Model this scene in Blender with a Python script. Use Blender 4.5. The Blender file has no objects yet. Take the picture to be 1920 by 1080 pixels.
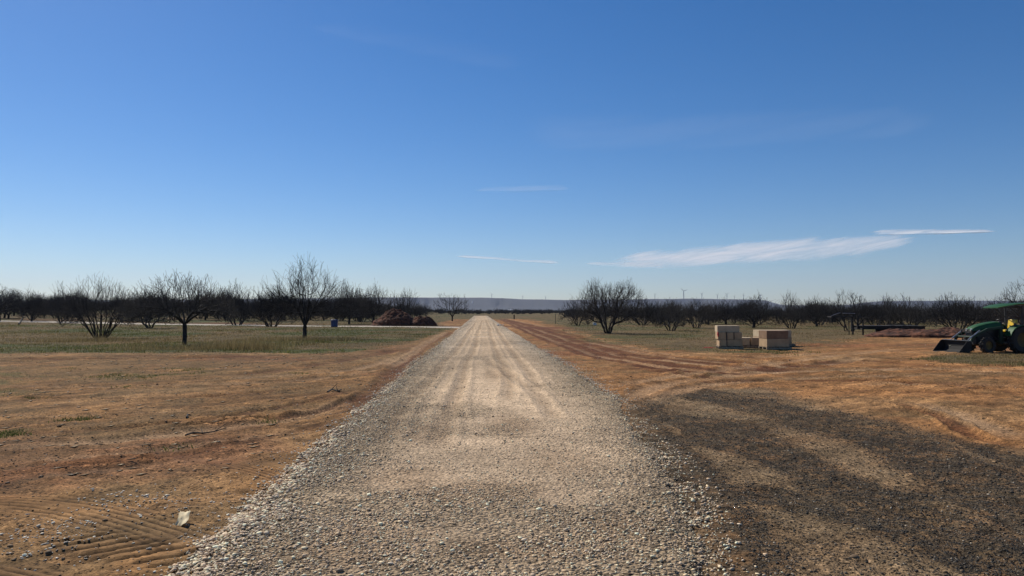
import bpy, math, random
import numpy as np
from mathutils import Vector, Matrix

# ------------------------------------------------------------------ camera, sky, sun, exposure
SC = bpy.context.scene
F, CX, CY, H, HOR = 1390.0, 960.0, 540.0, 1.75, 583.0      # focal length / centre in photo pixels, eye height
PITCH, YAW = math.atan((HOR-CY)/F), math.atan(60/F)
cam_d = bpy.data.cameras.new("camera"); cam = bpy.data.objects.new("camera", cam_d)
SC.collection.objects.link(cam); SC.camera = cam
cam_d.sensor_width = 36; cam_d.lens = 36*F/1920; cam_d.clip_start = 0.1; cam_d.clip_end = 200000
cam.location = (0, 0, H); cam.rotation_euler = (math.pi/2+PITCH, 0, -YAW)

SUN_AZ, SUN_EL = math.radians(-40), math.radians(42)
SUN_DIR = Vector((math.sin(SUN_AZ)*math.cos(SUN_EL), math.cos(SUN_AZ)*math.cos(SUN_EL), math.sin(SUN_EL)))
W = bpy.data.worlds.new("World"); SC.world = W; W.use_nodes = True
nt = W.node_tree; nt.nodes.clear()
sky = nt.nodes.new('ShaderNodeTexSky'); sky.sky_type = 'NISHITA'; sky.sun_disc = False
sky.sun_elevation = SUN_EL; sky.sun_rotation = SUN_AZ
sky.altitude = 700; sky.air_density = 1.0; sky.dust_density = 0.3; sky.ozone_density = 2.2
bg = nt.nodes.new('ShaderNodeBackground'); wo = nt.nodes.new('ShaderNodeOutputWorld')
bg.inputs['Strength'].default_value = 0.085
hs = nt.nodes.new('ShaderNodeHueSaturation'); hs.inputs['Saturation'].default_value = 1.27
tint = nt.nodes.new('ShaderNodeVectorMath'); tint.operation = 'MULTIPLY'; tint.inputs[1].default_value = (.87, .93, 1.07)
nt.links.new(sky.outputs[0], tint.inputs[0]); nt.links.new(tint.outputs[0], hs.inputs['Color']); nt.links.new(hs.outputs[0], bg.inputs['Color']); nt.links.new(bg.outputs[0], wo.inputs['Surface'])
sl = bpy.data.lights.new("sun", 'SUN'); so = bpy.data.objects.new("sun", sl); SC.collection.objects.link(so)
sl.energy = 5.0; sl.angle = math.radians(0.53); sl.color = (1.0, 0.92, 0.80)
so.rotation_euler = SUN_DIR.to_track_quat('Z', 'Y').to_euler(); so.location = (0, 0, 50)
SC.view_settings.view_transform = 'Standard'; SC.view_settings.look = 'None'
SC.view_settings.exposure = 0.0; SC.view_settings.gamma = 1.0
SC.cycles.volume_bounces = 0; SC.cycles.max_bounces = 6; SC.cycles.transparent_max_bounces = 16

# ------------------------------------------------------------------ helpers
RNG = np.random.default_rng(7); random.seed(7)
COL = SC.collection

def ray(u, v):
    d = Vector(((u-CX)/F, -(v-CY)/F, -1.0)); d.rotate(cam.rotation_euler); return d
def G(u, v):
    """the ground point seen at photo pixel u, v (flat ground)"""
    d = ray(u, v); t = -H/d.z
    return (d.x*t, d.y*t)
def AT(u, depth):
    """ground position at photo column u, depth metres along the viewing axis"""
    a = (u-CX)/F*depth; s, c = math.sin(YAW), math.cos(YAW)
    return (a*c+depth*s, -a*s+depth*c)
def D(v): return F*H/(v-HOR)

def _hash(ix, iy, s):
    h = (ix.astype(np.int64)*374761393 + iy.astype(np.int64)*668265263 + s*1442695041) & 0xffffffff
    h = ((h ^ (h >> 13))*1274126177) & 0xffffffff
    return ((h ^ (h >> 16)) & 0xffffff)/float(0xffffff)
def vnoise(x, y, s=0):
    x = np.asarray(x, float); y = np.asarray(y, float)
    ix, iy = np.floor(x), np.floor(y); fx, fy = x-ix, y-iy
    fx = fx*fx*(3-2*fx); fy = fy*fy*(3-2*fy)
    a, b, c, d = _hash(ix, iy, s), _hash(ix+1, iy, s), _hash(ix, iy+1, s), _hash(ix+1, iy+1, s)
    return (a*(1-fx)+b*fx)*(1-fy)+(c*(1-fx)+d*fx)*fy
def fbm(x, y, s=0, o=4):
    r = 0; a = .5; t = 0
    for i in range(o):
        r = r+a*vnoise(x*2**i+17.3*i, y*2**i-9.1*i, s+i); t += a; a *= .5
    return r/t
def sstep(a, b, x):
    t = np.clip((x-a)/(b-a), 0, 1); return t*t*(3-2*t)

def mesh_np(name, V, Fc, mat=None, parent=None, col=None, smooth=False, attrs=None):
    """fast mesh; Fc is an (n,3) or (n,4) array; col is per-vertex rgb"""
    V = np.ascontiguousarray(V, np.float32); Fc = np.ascontiguousarray(Fc, np.int32)
    me = bpy.data.meshes.new(name); n, k = Fc.shape
    me.vertices.add(len(V)); me.vertices.foreach_set('co', V.ravel())
    me.loops.add(n*k); me.loops.foreach_set('vertex_index', Fc.ravel())
    me.polygons.add(n); me.polygons.foreach_set('loop_start', np.arange(0, n*k, k, dtype=np.int32))
    me.polygons.foreach_set('loop_total', np.full(n, k, np.int32))
    if smooth: me.polygons.foreach_set('use_smooth', np.ones(n, bool))
    if col is not None:
        a = me.attributes.new('col', 'FLOAT_COLOR', 'POINT')
        c = np.ones((len(V), 4), np.float32); c[:, :3] = col; a.data.foreach_set('color', c.ravel())
    for nm, arr in (attrs or {}).items():
        a = me.attributes.new(nm, 'FLOAT', 'POINT'); a.data.foreach_set('value', np.ascontiguousarray(arr, np.float32))
    me.update(calc_edges=True)
    o = bpy.data.objects.new(name, me); COL.objects.link(o)
    if mat: me.materials.append(mat)
    if parent: o.parent = parent
    return o

def tag(o, label=None, cat=None, group=None, kind=None):
    if label: o['label'] = label
    if cat: o['category'] = cat
    if group: o['group'] = group
    if kind: o['kind'] = kind
    return o
def empty(name, loc=(0, 0, 0), rz=0):
    o = bpy.data.objects.new(name, None); COL.objects.link(o); o.location = loc
    o.rotation_euler = (0, 0, rz); o.empty_display_size = .2; return o
def copy_tree(o, parent=None):
    c = o.copy(); COL.objects.link(c)
    if parent: c.parent = parent
    for ch in list(o.children): copy_tree(ch, c)
    return c

class MB:
    """collects boxes, bars and tubes and links them as ONE mesh object"""
    def __init__(s): s.v = []; s.f = []
    def add(s, vs, fs):
        b = len(s.v); s.v += [tuple(p) for p in vs]; s.f += [tuple(i+b for i in f) for f in fs]
    def box(s, c, d, rot=None, top=(1, 1)):
        vs = []
        for z in (-1, 1):
            tx, ty = (top if z > 0 else (1, 1))
            for x, y in ((-1, -1), (1, -1), (1, 1), (-1, 1)):
                p = Vector((x*d[0]/2*tx, y*d[1]/2*ty, z*d[2]/2))
                if rot: p.rotate(rot)
                vs.append(p+Vector(c))
        s.add(vs, [(3, 2, 1, 0), (4, 5, 6, 7), (0, 1, 5, 4), (1, 2, 6, 5), (2, 3, 7, 6), (3, 0, 4, 7)]); return s
    def cyl(s, a, b, r0, r1=None, n=12):
        a, b = Vector(a), Vector(b); r1 = r0 if r1 is None else r1
        q = (b-a).to_track_quat('Z', 'Y'); vs = []
        for p, r in ((a, r0), (b, r1)):
            for i in range(n):
                t = 2*math.pi*i/n; w = Vector((math.cos(t)*r, math.sin(t)*r, 0)); w.rotate(q); vs.append(p+w)
        fs = [(i, (i+1) % n, n+(i+1) % n, n+i) for i in range(n)]+[tuple(reversed(range(n))), tuple(range(n, 2*n))]
        s.add(vs, fs); return s
    def tube(s, pts, r, n=8):
        for a, b in zip(pts[:-1], pts[1:]): s.cyl(a, b, r, r, n)
        return s
    def loft(s, rings, caps=True):
        n = len(rings[0]); b = [p for r in rings for p in r]; fs = []
        for k in range(len(rings)-1):
            for i in range(n): fs.append((k*n+i, k*n+(i+1) % n, (k+1)*n+(i+1) % n, (k+1)*n+i))
        if caps: fs += [tuple(reversed(range(n))), tuple(range((len(rings)-1)*n, len(rings)*n))]
        s.add(b, fs); return s
    def prism(s, poly, y0, y1):
        """polygon in x,z extruded along y"""
        return s.loft([[(p[0], y0, p[1]) for p in poly], [(p[0], y1, p[1]) for p in poly]])
    def lathe(s, prof, c, n=28, caps=True):
        """profile (radius, y) revolved round the y axis through c"""
        rings = []
        for r, y in prof: rings.append([(c[0]+r*math.cos(2*math.pi*i/n), c[1]+y, c[2]+r*math.sin(2*math.pi*i/n)) for i in range(n)])
        s.loft(rings, caps); return s
    def build(s, name, mat, parent=None, bevel=0, smooth=False):
        me = bpy.data.meshes.new(name); me.from_pydata(s.v, [], s.f)
        import bmesh
        bm = bmesh.new(); bm.from_mesh(me); bmesh.ops.recalc_face_normals(bm, faces=bm.faces); bm.to_mesh(me); bm.free()
        me.materials.append(mat); o = bpy.data.objects.new(name, me); COL.objects.link(o)
        if parent: o.parent = parent
        if bevel:
            m = o.modifiers.new('bevel', 'BEVEL'); m.width = bevel; m.segments = 2; m.limit_method = 'ANGLE'
        if smooth:
            for p in me.polygons: p.use_smooth = True
            try: me.set_sharp_from_angle(angle=math.radians(35))
            except Exception: pass
        return o

# ------------------------------------------------------------------ materials
def mat_new(name):
    m = bpy.data.materials.new(name); m.use_nodes = True
    n = m.node_tree; return m, n, n.nodes['Principled BSDF']
def noise_mat(name, c, c2=None, scale=8, rough=.7, bump=.0, metal=0, detail=6, coat=0, lo=.35, hi=.65):
    m, n, b = mat_new(name); c2 = c2 or tuple(x*.7 for x in c)
    tc = n.nodes.new('ShaderNodeTexCoord'); nz = n.nodes.new('ShaderNodeTexNoise')
    nz.inputs['Scale'].default_value = scale; nz.inputs['Detail'].default_value = detail
    n.links.new(tc.outputs['Object'], nz.inputs['Vector'])
    r = n.nodes.new('ShaderNodeValToRGB'); r.color_ramp.elements[0].position = lo; r.color_ramp.elements[1].position = hi
    r.color_ramp.elements[0].color = (*c2, 1); r.color_ramp.elements[1].color = (*c, 1)
    n.links.new(nz.outputs[0], r.inputs[0]); n.links.new(r.outputs[0], b.inputs['Base Color'])
    b.inputs['Roughness'].default_value = rough; b.inputs['Metallic'].default_value = metal
    if coat: b.inputs['Coat Weight'].default_value = coat
    if bump:
        bp = n.nodes.new('ShaderNodeBump'); bp.inputs['Strength'].default_value = 1; bp.inputs['Distance'].default_value = bump
        n.links.new(nz.outputs[0], bp.inputs['Height']); n.links.new(bp.outputs[0], b.inputs['Normal'])
    return m
def attr_mat(name, rough=.9, spec=.2, transl=0):
    m, n, b = mat_new(name); a = n.nodes.new('ShaderNodeAttribute'); a.attribute_name = 'col'
    n.links.new(a.outputs['Color'], b.inputs['Base Color']); b.inputs['Roughness'].default_value = rough
    b.inputs['Specular IOR Level'].default_value = spec
    if transl:
        t = n.nodes.new('ShaderNodeBsdfTranslucent'); n.links.new(a.outputs['Color'], t.inputs['Color'])
        mx = n.nodes.new('ShaderNodeMixShader'); mx.inputs[0].default_value = transl
        o = n.nodes['Material Output']; n.links.new(b.outputs[0], mx.inputs[1]); n.links.new(t.outputs[0], mx.inputs[2])
        n.links.new(mx.outputs[0], o.inputs['Surface'])
    return m
def earth_mat(name, gravel=False):
    """vertex colour x fine noise, with clod / stone bump"""
    m, n, b = mat_new(name); L = n.links
    def node(t, **k):
        q = n.nodes.new(t)
        for a, v in k.items(): setattr(q, a, v)
        return q
    def mth(op, a, bb, cl=False):
        q = node('ShaderNodeMath', operation=op); q.use_clamp = cl
        for i, x in enumerate((a, bb)):
            if isinstance(x, (int, float)): q.inputs[i].default_value = x
            else: L.new(x, q.inputs[i])
        return q.outputs[0]
    geo = node('ShaderNodeNewGeometry'); at = node('ShaderNodeAttribute', attribute_name='col')
    ro = node('ShaderNodeAttribute', attribute_name='rough')
    def nz(scale, detail=4, rough=.6):
        q = node('ShaderNodeTexNoise'); q.inputs['Scale'].default_value = scale; q.inputs['Detail'].default_value = detail
        q.inputs['Roughness'].default_value = rough; L.new(geo.outputs['Position'], q.inputs['Vector']); return q.outputs[0]
    n1, n2, n3 = nz(1.6, 6, .65), nz(16, 5, .7), nz(70, 3, .6)
    s = mth('ADD', mth('MULTIPLY', mth('SUBTRACT', n1, .5), .55), mth('ADD', mth('MULTIPLY', mth('SUBTRACT', n2, .5), 1.1), mth('MULTIPLY', mth('SUBTRACT', n3, .5), .9)))
    sp = mth('ADD', mth('MULTIPLY', mth('SUBTRACT', nz(38, 2, .5), .56, True), 5.0), mth('MULTIPLY', mth('SUBTRACT', nz(13, 3, .6), .60, True), 5.0)); sq = mth('MULTIPLY', mth('SUBTRACT', .40, nz(24, 2, .5), True), 4.5)
    s = mth('ADD', mth('SUBTRACT', s, sp), sq); s = mth('MULTIPLY', mth('MULTIPLY', s, 1.9), ro.outputs['Fac'])
    h = mth('ADD', mth('MULTIPLY', n2, .5), mth('MULTIPLY', n3, .22))
    if gravel:
        vo = node('ShaderNodeTexVoronoi'); vo.inputs['Scale'].default_value = 30; L.new(geo.outputs['Position'], vo.inputs['Vector'])
        vo2 = node('ShaderNodeTexVoronoi'); vo2.inputs['Scale'].default_value = 9; L.new(geo.outputs['Position'], vo2.inputs['Vector'])
        sep = node('ShaderNodeSeparateColor'); L.new(vo.outputs['Color'], sep.inputs[0])
        sep2 = node('ShaderNodeSeparateColor'); L.new(vo2.outputs['Color'], sep2.inputs[0])
        sv = mth('ADD', mth('MULTIPLY', mth('SUBTRACT', sep.outputs[0], .5), .8), mth('MULTIPLY', mth('SUBTRACT', sep2.outputs[0], .5), .35))
        s = mth('ADD', s, mth('MULTIPLY', sv, ro.outputs['Fac']))
        h = mth('ADD', h, mth('MULTIPLY', mth('SUBTRACT', .5, vo.outputs['Distance']), 1.2))
    k = mth('MAXIMUM', mth('ADD', s, 1.0), .15)
    vm = node('ShaderNodeVectorMath', operation='SCALE'); L.new(at.outputs['Color'], vm.inputs[0]); L.new(k, vm.inputs['Scale'])
    L.new(vm.outputs[0], b.inputs['Base Color'])
    bp = node('ShaderNodeBump'); bp.inputs['Distance'].default_value = .05; L.new(h, bp.inputs['Height'])
    L.new(mth('MULTIPLY', ro.outputs['Fac'], .8, True), bp.inputs['Strength'])
    L.new(bp.outputs[0], b.inputs['Normal'])
    b.inputs['Roughness'].default_value = 1; b.inputs['Specular IOR Level'].default_value = .12
    return m

M = {}
M['earth'] = earth_mat('sandy_earth'); M['gravel'] = earth_mat('gravel_bed', True)
M['stone'] = attr_mat('stone', .75, .35); M['grass'] = attr_mat('grass', .8, .1, .35)
M['bark'] = noise_mat('bark', (.04, .034, .029), (.015, .013, .011), 9, .95, .01)
M['twig'] = noise_mat('twig', (.028, .024, .021), (.012, .011, .010), 3, .95)
M['hill'] = noise_mat('hill_scrub', (.03, .032, .026), (.014, .016, .014), .006, 1, detail=10)
M['green'] = noise_mat('green_paint', (.006, .078, .012), (.005, .055, .009), 3, .6)
M['shadegreen'] = noise_mat('shaded_green_paint', (.005, .035, .01), (.004, .02, .008), 3, .6)  # tractor green darkened, the loader frame's shade put into the colour
M['yellow'] = noise_mat('yellow_vinyl', (.75, .5, .02), (.62, .4, .02), 6, .45)
M['rim'] = noise_mat('shaded_yellow_rim', (.16, .10, .015), (.07, .045, .01), 8, .7)  # rim yellow darkened to olive, shade on the wheels put into the colour
M['black'] = noise_mat('black_plastic', (.018, .018, .018), (.01, .01, .01), 10, .5)
M['rubber'] = noise_mat('tyre_rubber', (.022, .021, .02), (.04, .032, .024), 5, .85, .002)
M['steel'] = noise_mat('worn_steel', (.5, .5, .5), (.25, .24, .22), 12, .35, metal=1)
M['darksteel'] = noise_mat('black_painted_steel', (.010, .010, .010), (.018, .015, .013), 4, .85)
M['lens'] = noise_mat('lamp_lens', (.7, .72, .75), (.6, .6, .6), 20, .12)
M['tan'] = noise_mat('tan_block', (.47, .32, .18), (.37, .25, .14), 5, .9, .004)
M['brown'] = noise_mat('brown_block', (.25, .15, .085), (.19, .11, .06), 5, .9, .004)
M['cream'] = noise_mat('cream_block', (.5, .40, .26), (.42, .32, .2), 5, .9, .004)
M['pallet'] = noise_mat('pallet_wood', (.36, .28, .19), (.16, .12, .08), 12, .85, .003)
M['strap'] = noise_mat('black_strap', (.02, .018, .02), (.01, .01, .01), 20, .6)
M['red'] = noise_mat('red_tape', (.55, .05, .04), (.42, .035, .03), 20, .6)
M['blue'] = noise_mat('blue_plastic', (.02, .05, .16), (.012, .03, .1), 5, .45)
M['white'] = noise_mat('white_paint', (.8, .8, .79), (.7, .7, .69), .5, .5)
M['card'] = noise_mat('pale_card', (.85, .72, .45), (.7, .55, .3), 14, .8)
_n = M['card'].node_tree; _t = _n.nodes.new('ShaderNodeBsdfTranslucent'); _t.inputs['Color'].default_value = (.9, .75, .42, 1); _m = _n.nodes.new('ShaderNodeMixShader'); _m.inputs[0].default_value = .12
_n.links.new(_n.nodes['Principled BSDF'].outputs[0], _m.inputs[1]); _n.links.new(_t.outputs[0], _m.inputs[2]); _n.links.new(_m.outputs[0], _n.nodes['Material Output'].inputs['Surface'])
M['soilpile'] = noise_mat('red_soil_heap', (.15, .055, .025), (.04, .015, .008), 2.6, 1, .25, detail=12)
M['turbine'] = noise_mat('turbine_grey', (.25, .25, .25), (.2, .2, .2), .1, .6)

# ------------------------------------------------------------------ ground layout (world metres, measured off the photo)
def PL(*pts): return np.array([G(u, v) for u, v in pts])
def smooth_line(P, n=8):
    P = np.asarray(P, float)
    if len(P) < 3: return P
    out = []
    Q = np.vstack([2*P[0]-P[1], P, 2*P[-1]-P[-2]])
    for i in range(1, len(Q)-2):
        for t in np.linspace(0, 1, n, endpoint=False):
            a, b, c, d = Q[i-1], Q[i], Q[i+1], Q[i+2]
            out.append(.5*((2*b)+(-a+c)*t+(2*a-5*b+4*c-d)*t*t+(-a+3*b-3*c+d)*t**3))
    out.append(P[-1]); return np.array(out)
def line_dist(x, y, P):
    """signed across-distance and along-distance to a polyline"""
    best = np.full(x.shape, 1e9); al = np.zeros(x.shape); sg = np.ones(x.shape); acc = 0
    for a, b in zip(P[:-1], P[1:]):
        d = b-a; L = math.hypot(*d)
        if L < 1e-6: continue
        t = np.clip(((x-a[0])*d[0]+(y-a[1])*d[1])/L**2, 0, 1)
        px, py = x-(a[0]+t*d[0]), y-(a[1]+t*d[1]); dd = np.hypot(px, py)
        m = dd < best; best[m] = dd[m]; al[m] = (acc+t*L)[m]
        sg[m] = np.sign(d[0]*py-d[1]*px)[m]; acc += L
    return best*sg, al, acc
def in_poly(x, y, P, soft=.5):
    """soft polygon mask"""
    ins = np.zeros(x.shape, bool); n = len(P); j = n-1
    for i in range(n):
        a, b = P[i], P[j]
        with np.errstate(divide='ignore', invalid='ignore'):
            c = ((a[1] > y) != (b[1] > y)) & (x < (b[0]-a[0])*(y-a[1])/(b[1]-a[1]+1e-12)+a[0])
        ins ^= c; j = i
    d, _, _ = line_dist(x, y, np.vstack([P, P[:1]])); d = np.abs(d)
    return sstep(-soft, soft, np.where(ins, d, -d))

# road edges as x(y)
RL = np.array([(-4, -1.9), (4.9, -1.98), (7.2, -2.07), (9.85, -2.13), (15, -2.16), (30, -2.2), (60, -2.25), (110, -2.2), (300, -2.2)])
RR = np.array([(-4, 1.5), (4.9, 1.84), (6.8, 2.27), (9.85, 2.58), (14, 2.78), (30, 2.85), (76, 2.8), (300, 2.75)])
def road_l(y): return np.interp(y, RL[:, 0], RL[:, 1])
def road_r(y): return np.interp(y, RR[:, 0], RR[:, 1])

LEFT_GRASS = np.array([G(-900, 668), G(-300, 664), G(100, 661), G(300, 661), G(470, 661), G(590, 662), G(680, 658), G(770, 640), G(830, 622), G(850, 613), (-6, 100), (-5, 300), (-400, 300), (-400, 60)])
RIGHT_GRASS = np.array([(6.5, 300), G(985, 597), G(1050, 613), G(1090, 628), G(1150, 642), G(1260, 655), G(1400, 662), G(1480, 652), G(1560, 640), G(1660, 633), G(1700, 628), G(2000, 630), (300, 90), (300, 300)])
RIGHT_PATCH = PL((1710, 672), (1800, 664), (2000, 664), (2300, 670), (2300, 692), (1950, 686), (1800, 681))
GREEN_L = [PL((170, 706), (260, 690), (370, 690), (380, 700), (270, 712)), PL((-200, 690), (20, 686), (70, 705), (30, 745), (-200, 750)),
           PL((-100, 800), (30, 800), (40, 815), (-100, 830))]
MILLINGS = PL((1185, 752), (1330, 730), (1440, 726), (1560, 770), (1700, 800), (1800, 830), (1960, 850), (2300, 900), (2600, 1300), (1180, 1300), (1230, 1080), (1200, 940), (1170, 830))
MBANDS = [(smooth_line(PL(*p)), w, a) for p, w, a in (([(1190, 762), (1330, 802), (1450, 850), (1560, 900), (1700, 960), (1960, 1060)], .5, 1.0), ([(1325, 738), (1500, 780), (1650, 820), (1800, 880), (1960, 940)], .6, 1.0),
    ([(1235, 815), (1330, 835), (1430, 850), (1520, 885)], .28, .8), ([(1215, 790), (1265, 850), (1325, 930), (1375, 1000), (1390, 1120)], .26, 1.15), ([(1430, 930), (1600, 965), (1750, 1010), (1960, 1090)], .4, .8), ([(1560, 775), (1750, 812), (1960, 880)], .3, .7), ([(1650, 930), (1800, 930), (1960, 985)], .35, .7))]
SIDE = smooth_line(PL((-500, 602), (0, 605), (420, 609.5), (700, 612), (905, 615)))

# (line, half width, depth, shade, seed): wheel tracks in the loose soil; shade >0 pale packed sand, <0 dark red
TR = []
def track(pts, w, depth, shade, rib=0): TR.append((smooth_line(PL(*pts)), w, depth, shade, rib))
track([(-60, 838), (150, 828), (400, 803), (560, 780), (700, 742)], .22, .03, .3)
track([(-60, 862), (200, 850), (420, 826), (620, 795)], .16, .03, .22)
track([(250, 812), (420, 790), (600, 770), (700, 735)], .12, .045, -.35)
track([(-60, 900), (200, 880), (450, 850), (600, 830)], .18, .02, .15)
track([(-60, 780), (160, 778), (330, 770), (520, 760)], .16, .02, .15)
track([(400, 706), (520, 695), (640, 676), (760, 655)], .3, .04, -.35)
track([(380, 712), (560, 702), (680, 690), (770, 660)], .25, .03, .3)
track([(-400, 676), (0, 673), (160, 674), (300, 672), (520, 668)], .55, .06, -.6)
track([(100, 668), (300, 667), (560, 665), (700, 655)], .4, .03, -.4)
track([(845, 622), (800, 648), (745, 690), (690, 738), (640, 780)], .22, .035, -.45)
track([(835, 622), (780, 655), (725, 690)], .25, .02, .35)
# right: fan of dark ruts beside the road, sweeping to the right
for du, w, sh in ((0, .3, -.6), (14, .25, .3), (30, .4, -.65), (48, .2, .35), (64, .4, -.6), (95, .35, -.5), (120, .25, .3)):
    track([(937+du*.12, 598), (985+du*.6, 620), (1060+du, 650), (1150+du*1.4, 676-du*.06), (1290+du*2, 697-du*.14), (1500+du, 700-du*.26)], w, .04, sh)
track([(1180, 752), (1250, 722), (1380, 703), (1560, 694), (1960, 690)], .3, .03, .35)
track([(1200, 766), (1330, 722), (1500, 708), (1700, 704), (1960, 700)], .25, .03, .35)
track([(1240, 700), (1400, 690), (1600, 688), (1960, 684)], .4, .03, -.3)
track([(1150, 722), (1300, 700), (1420, 684), (1560, 668), (1700, 655)], .3, .03, .3)
track([(1400, 672), (1560, 662), (1700, 662), (1820, 668)], .35, .03, .25)
track([(1500, 730), (1700, 735), (1960, 742)], .2, .03, -.35)
track([(1560, 720), (1750, 722), (1960, 726)], .3, .03, .25)
track([(1700, 752), (1790, 775), (1850, 800), (1960, 830)], .22, .03, .4)
track([(1660, 750), (1760, 782), (1830, 815), (1960, 850)], .12, .05, -.4)
track([(1100, 640), (1250, 668), (1420, 684), (1650, 690), (1960, 700)], .25, .03, .35)
track([(1180, 690), (1330, 706), (1480, 712), (1700, 718), (1960, 730)], .18, .035, -.45)
track([(1240, 722), (1400, 712), (1560, 712), (1760, 722), (1960, 745)], .16, .03, -.4)
track([(1330, 664), (1480, 676), (1640, 676), (1800, 690)], .3, .03, -.35)
track([(0, 722), (180, 724), (380, 720), (560, 712), (740, 690)], .2, .03, .25)
track([(-60, 745), (200, 748), (420, 742), (640, 720)], .14, .03, -.3)
track([(-60, 880), (140, 872), (360, 846), (560, 808), (660, 770)], .1, .03, -.35)
track([(-60, 815), (180, 806), (400, 784), (560, 758), (700, 722)], .12, .03, -.3)
# near ribbed tyre prints
track([(-60, 938), (60, 944), (180, 962), (300, 993), (400, 1032)], .34, .012, .0, 8)
track([(-60, 1062), (60, 1090), (180, 1125)], .2, .012, -.1, 5)
track([(420, 858), (520, 872), (590, 893)], .14, .01, .0, 4)
track([(300, 850), (450, 876), (560, 905)], .14, .01, -.1, 4)
LUG = smooth_line(PL((110, 1000), (190, 1018), (280, 1036), (370, 1050)))

def terrain(x, y):
    r = np.hypot(x, y)
    z = (fbm(x/6, y/6, 3, 2)-.5)*.10*sstep(3, 20, r)
    z = z+sstep(90, 200, y)*sstep(-10, -60, x)*1.9*(1-sstep(500, 1500, r))   # the field rises a little to the left
    z = z+sstep(260, 600, r)*(fbm(x/200, y/200, 5, 2)-.5)*3
    return z
def zat(x, y): return float(terrain(np.array([x]), np.array([y]))[0])

def ground_data(x, y):
    r = np.hypot(x, y); N = lambda s, sd, o=4: fbm(x*s, y*s, sd, o)
    z = terrain(x, y); near = 1-sstep(45, 90, r)
    d1 = (N(1.4, 11, 5)-.5); d2 = (N(7, 12, 4)-.5)
    z = z+near*(d1*.06+d2*.045*(1-sstep(18, 40, r))+(N(2.6, 15, 3)-.5)*.05)
    wob = (N(.35, 21, 3)-.5)
    # base soils
    side = sstep(-4, 6, x)
    tanL, tanR = np.array([.235, .125, .049]), np.array([.305, .15, .057])
    c = tanL+(tanR-tanL)*side[:, None]
    k = 1+(N(.45, 31, 5)-.5)*.45+(N(3.1, 32, 4)-.5)*.65+(N(1.15, 38, 3)-.5)*.5+(N(7, 39, 3)-.5)*.8
    pale = sstep(.54, .7, N(.3, 33, 5)); red = sstep(.56, .72, N(.22, 34, 5))
    al_ = np.where(x < 0, (x+y)*.707, x*.82+y*.57); ac_ = np.where(x < 0, (y-x)*.707, y*.82-x*.57)
    stk = fbm(al_*.3, ac_*3.6, 36, 5)-.5; st2 = fbm(al_*.9, ac_*14, 37, 3)-.5
    z = z+near*stk*.022
    k = k*(1+1.2*stk+.8*st2*(1-sstep(15, 30, r)))
    c = c*(1-.45*pale[:, None])+np.array([.40, .24, .11])*.45*pale[:, None]
    c = c*(1-.5*red[:, None])+np.array([.2, .075, .035])*.5*red[:, None]
    # dry litter streaks
    c = c*k[:, None]
    rough = .7+.6*N(.5, 41, 3)
    lit = sstep(.50, .62, N(.9, 35, 5)+.22*sstep(14, 30, y)*(x < 0))*near
    c = c*(1-.35*lit[:, None])+np.array([.13, .095, .045])*.35*lit[:, None]
    # wheel tracks
    for P, w, dep, sh, rib in TR:
        m = (x > P[:, 0].min()-2) & (x < P[:, 0].max()+2) & (y > P[:, 1].min()-2) & (y < P[:, 1].max()+2)
        if not m.any(): continue
        xs, ys = x[m], y[m]
        w = w*(1 if rib else 1.15)
        if rib: wb = 0
        else: wb = (fbm(xs*.5, ys*.5, 51, 2)-.5)*.4
        s, al, L = line_dist(xs, ys, P); s = s+wb
        e = sstep(0, 1.5, al)*sstep(0, 1.5, L-al)*(.55+.45*sstep(.3, .55, fbm(xs*.9, ys*.9, 52, 3))) if not rib else sstep(0, .4, al)*sstep(0, .4, L-al)
        q = np.abs(s)/w; body = np.exp(-q**4)*e; rim = np.exp(-((q-1.35)/.3)**2)*e
        z[m] += (-dep*body+dep*.8*rim)
        t = np.minimum(body[:, None]*abs(sh)*1.75, .92)
        tgt = np.array([.42, .27, .15]) if sh > 0 else np.array([.11, .042, .02])
        c[m] = c[m]*(1-t)+tgt*t
        if rib:
            z[m] = z[m]*(1-.8*body)+terrain(xs, ys)*.8*body; rough[m] *= 1-.7*body
            gv = .5+.5*np.cos((s/w+.10*(fbm(al*1.5, s*2, 53, 2)-.5))*math.pi*rib); gv = gv**2.0*sstep(.28, .5, fbm(al*1.1, s*5, 54, 3))
            brk = .85+.15*np.cos(al*40+np.sign(s)*1.2)
            z[m] -= body*gv*brk*.014; c[m] *= (1-.85*gv*brk*body)[:, None]  # groove shade also painted as dark lines in the soil colour
    # lug print of a tractor tyre
    m = (x > -6) & (x < -1) & (y > 4) & (y < 8); s, al, L = line_dist(x[m], y[m], LUG)
    e = sstep(0, .3, al)*sstep(0, .2, L-al)*np.exp(-(np.abs(s)/.27)**6)
    z[m] = z[m]*(1-.8*e)+terrain(x[m], y[m])*.8*e; rough[m] *= 1-.6*e
    chev = .5+.5*np.cos((al-s*.5)*2*math.pi/.17+fbm(x[m]*3.5, y[m]*3.5, 61, 4)*7)
    hole = sstep(.45, .9, chev*(.45+1.1*fbm(x[m]*11, y[m]*11, 62, 4)))*e
    z[m] -= hole*.022; z[m] += e*(1-hole)*.004; c[m] = c[m]*(1-.8*hole)[:, None]  # shade in the lug hollows painted into the soil colour
    # side road (pale gravel)
    s, al, L = line_dist(x, y, SIDE); sd = np.exp(-(np.abs(s)/2.6)**8)
    rs = np.exp(-((s-6.5)/3.2)**2)*sstep(.3, .5, N(.1, 43, 3))          # turned red soil beyond it
    # grass
    gl = in_poly(x, y, LEFT_GRASS, 1.2+0*x); gr = in_poly(x, y, RIGHT_GRASS, 4.0+0*x); gp = in_poly(x, y, RIGHT_PATCH, .8)
    far = sstep(120, 200, r)
    g = np.clip(np.maximum.reduce([gl, gr, gp*.8, far]), 0, 1)
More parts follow.
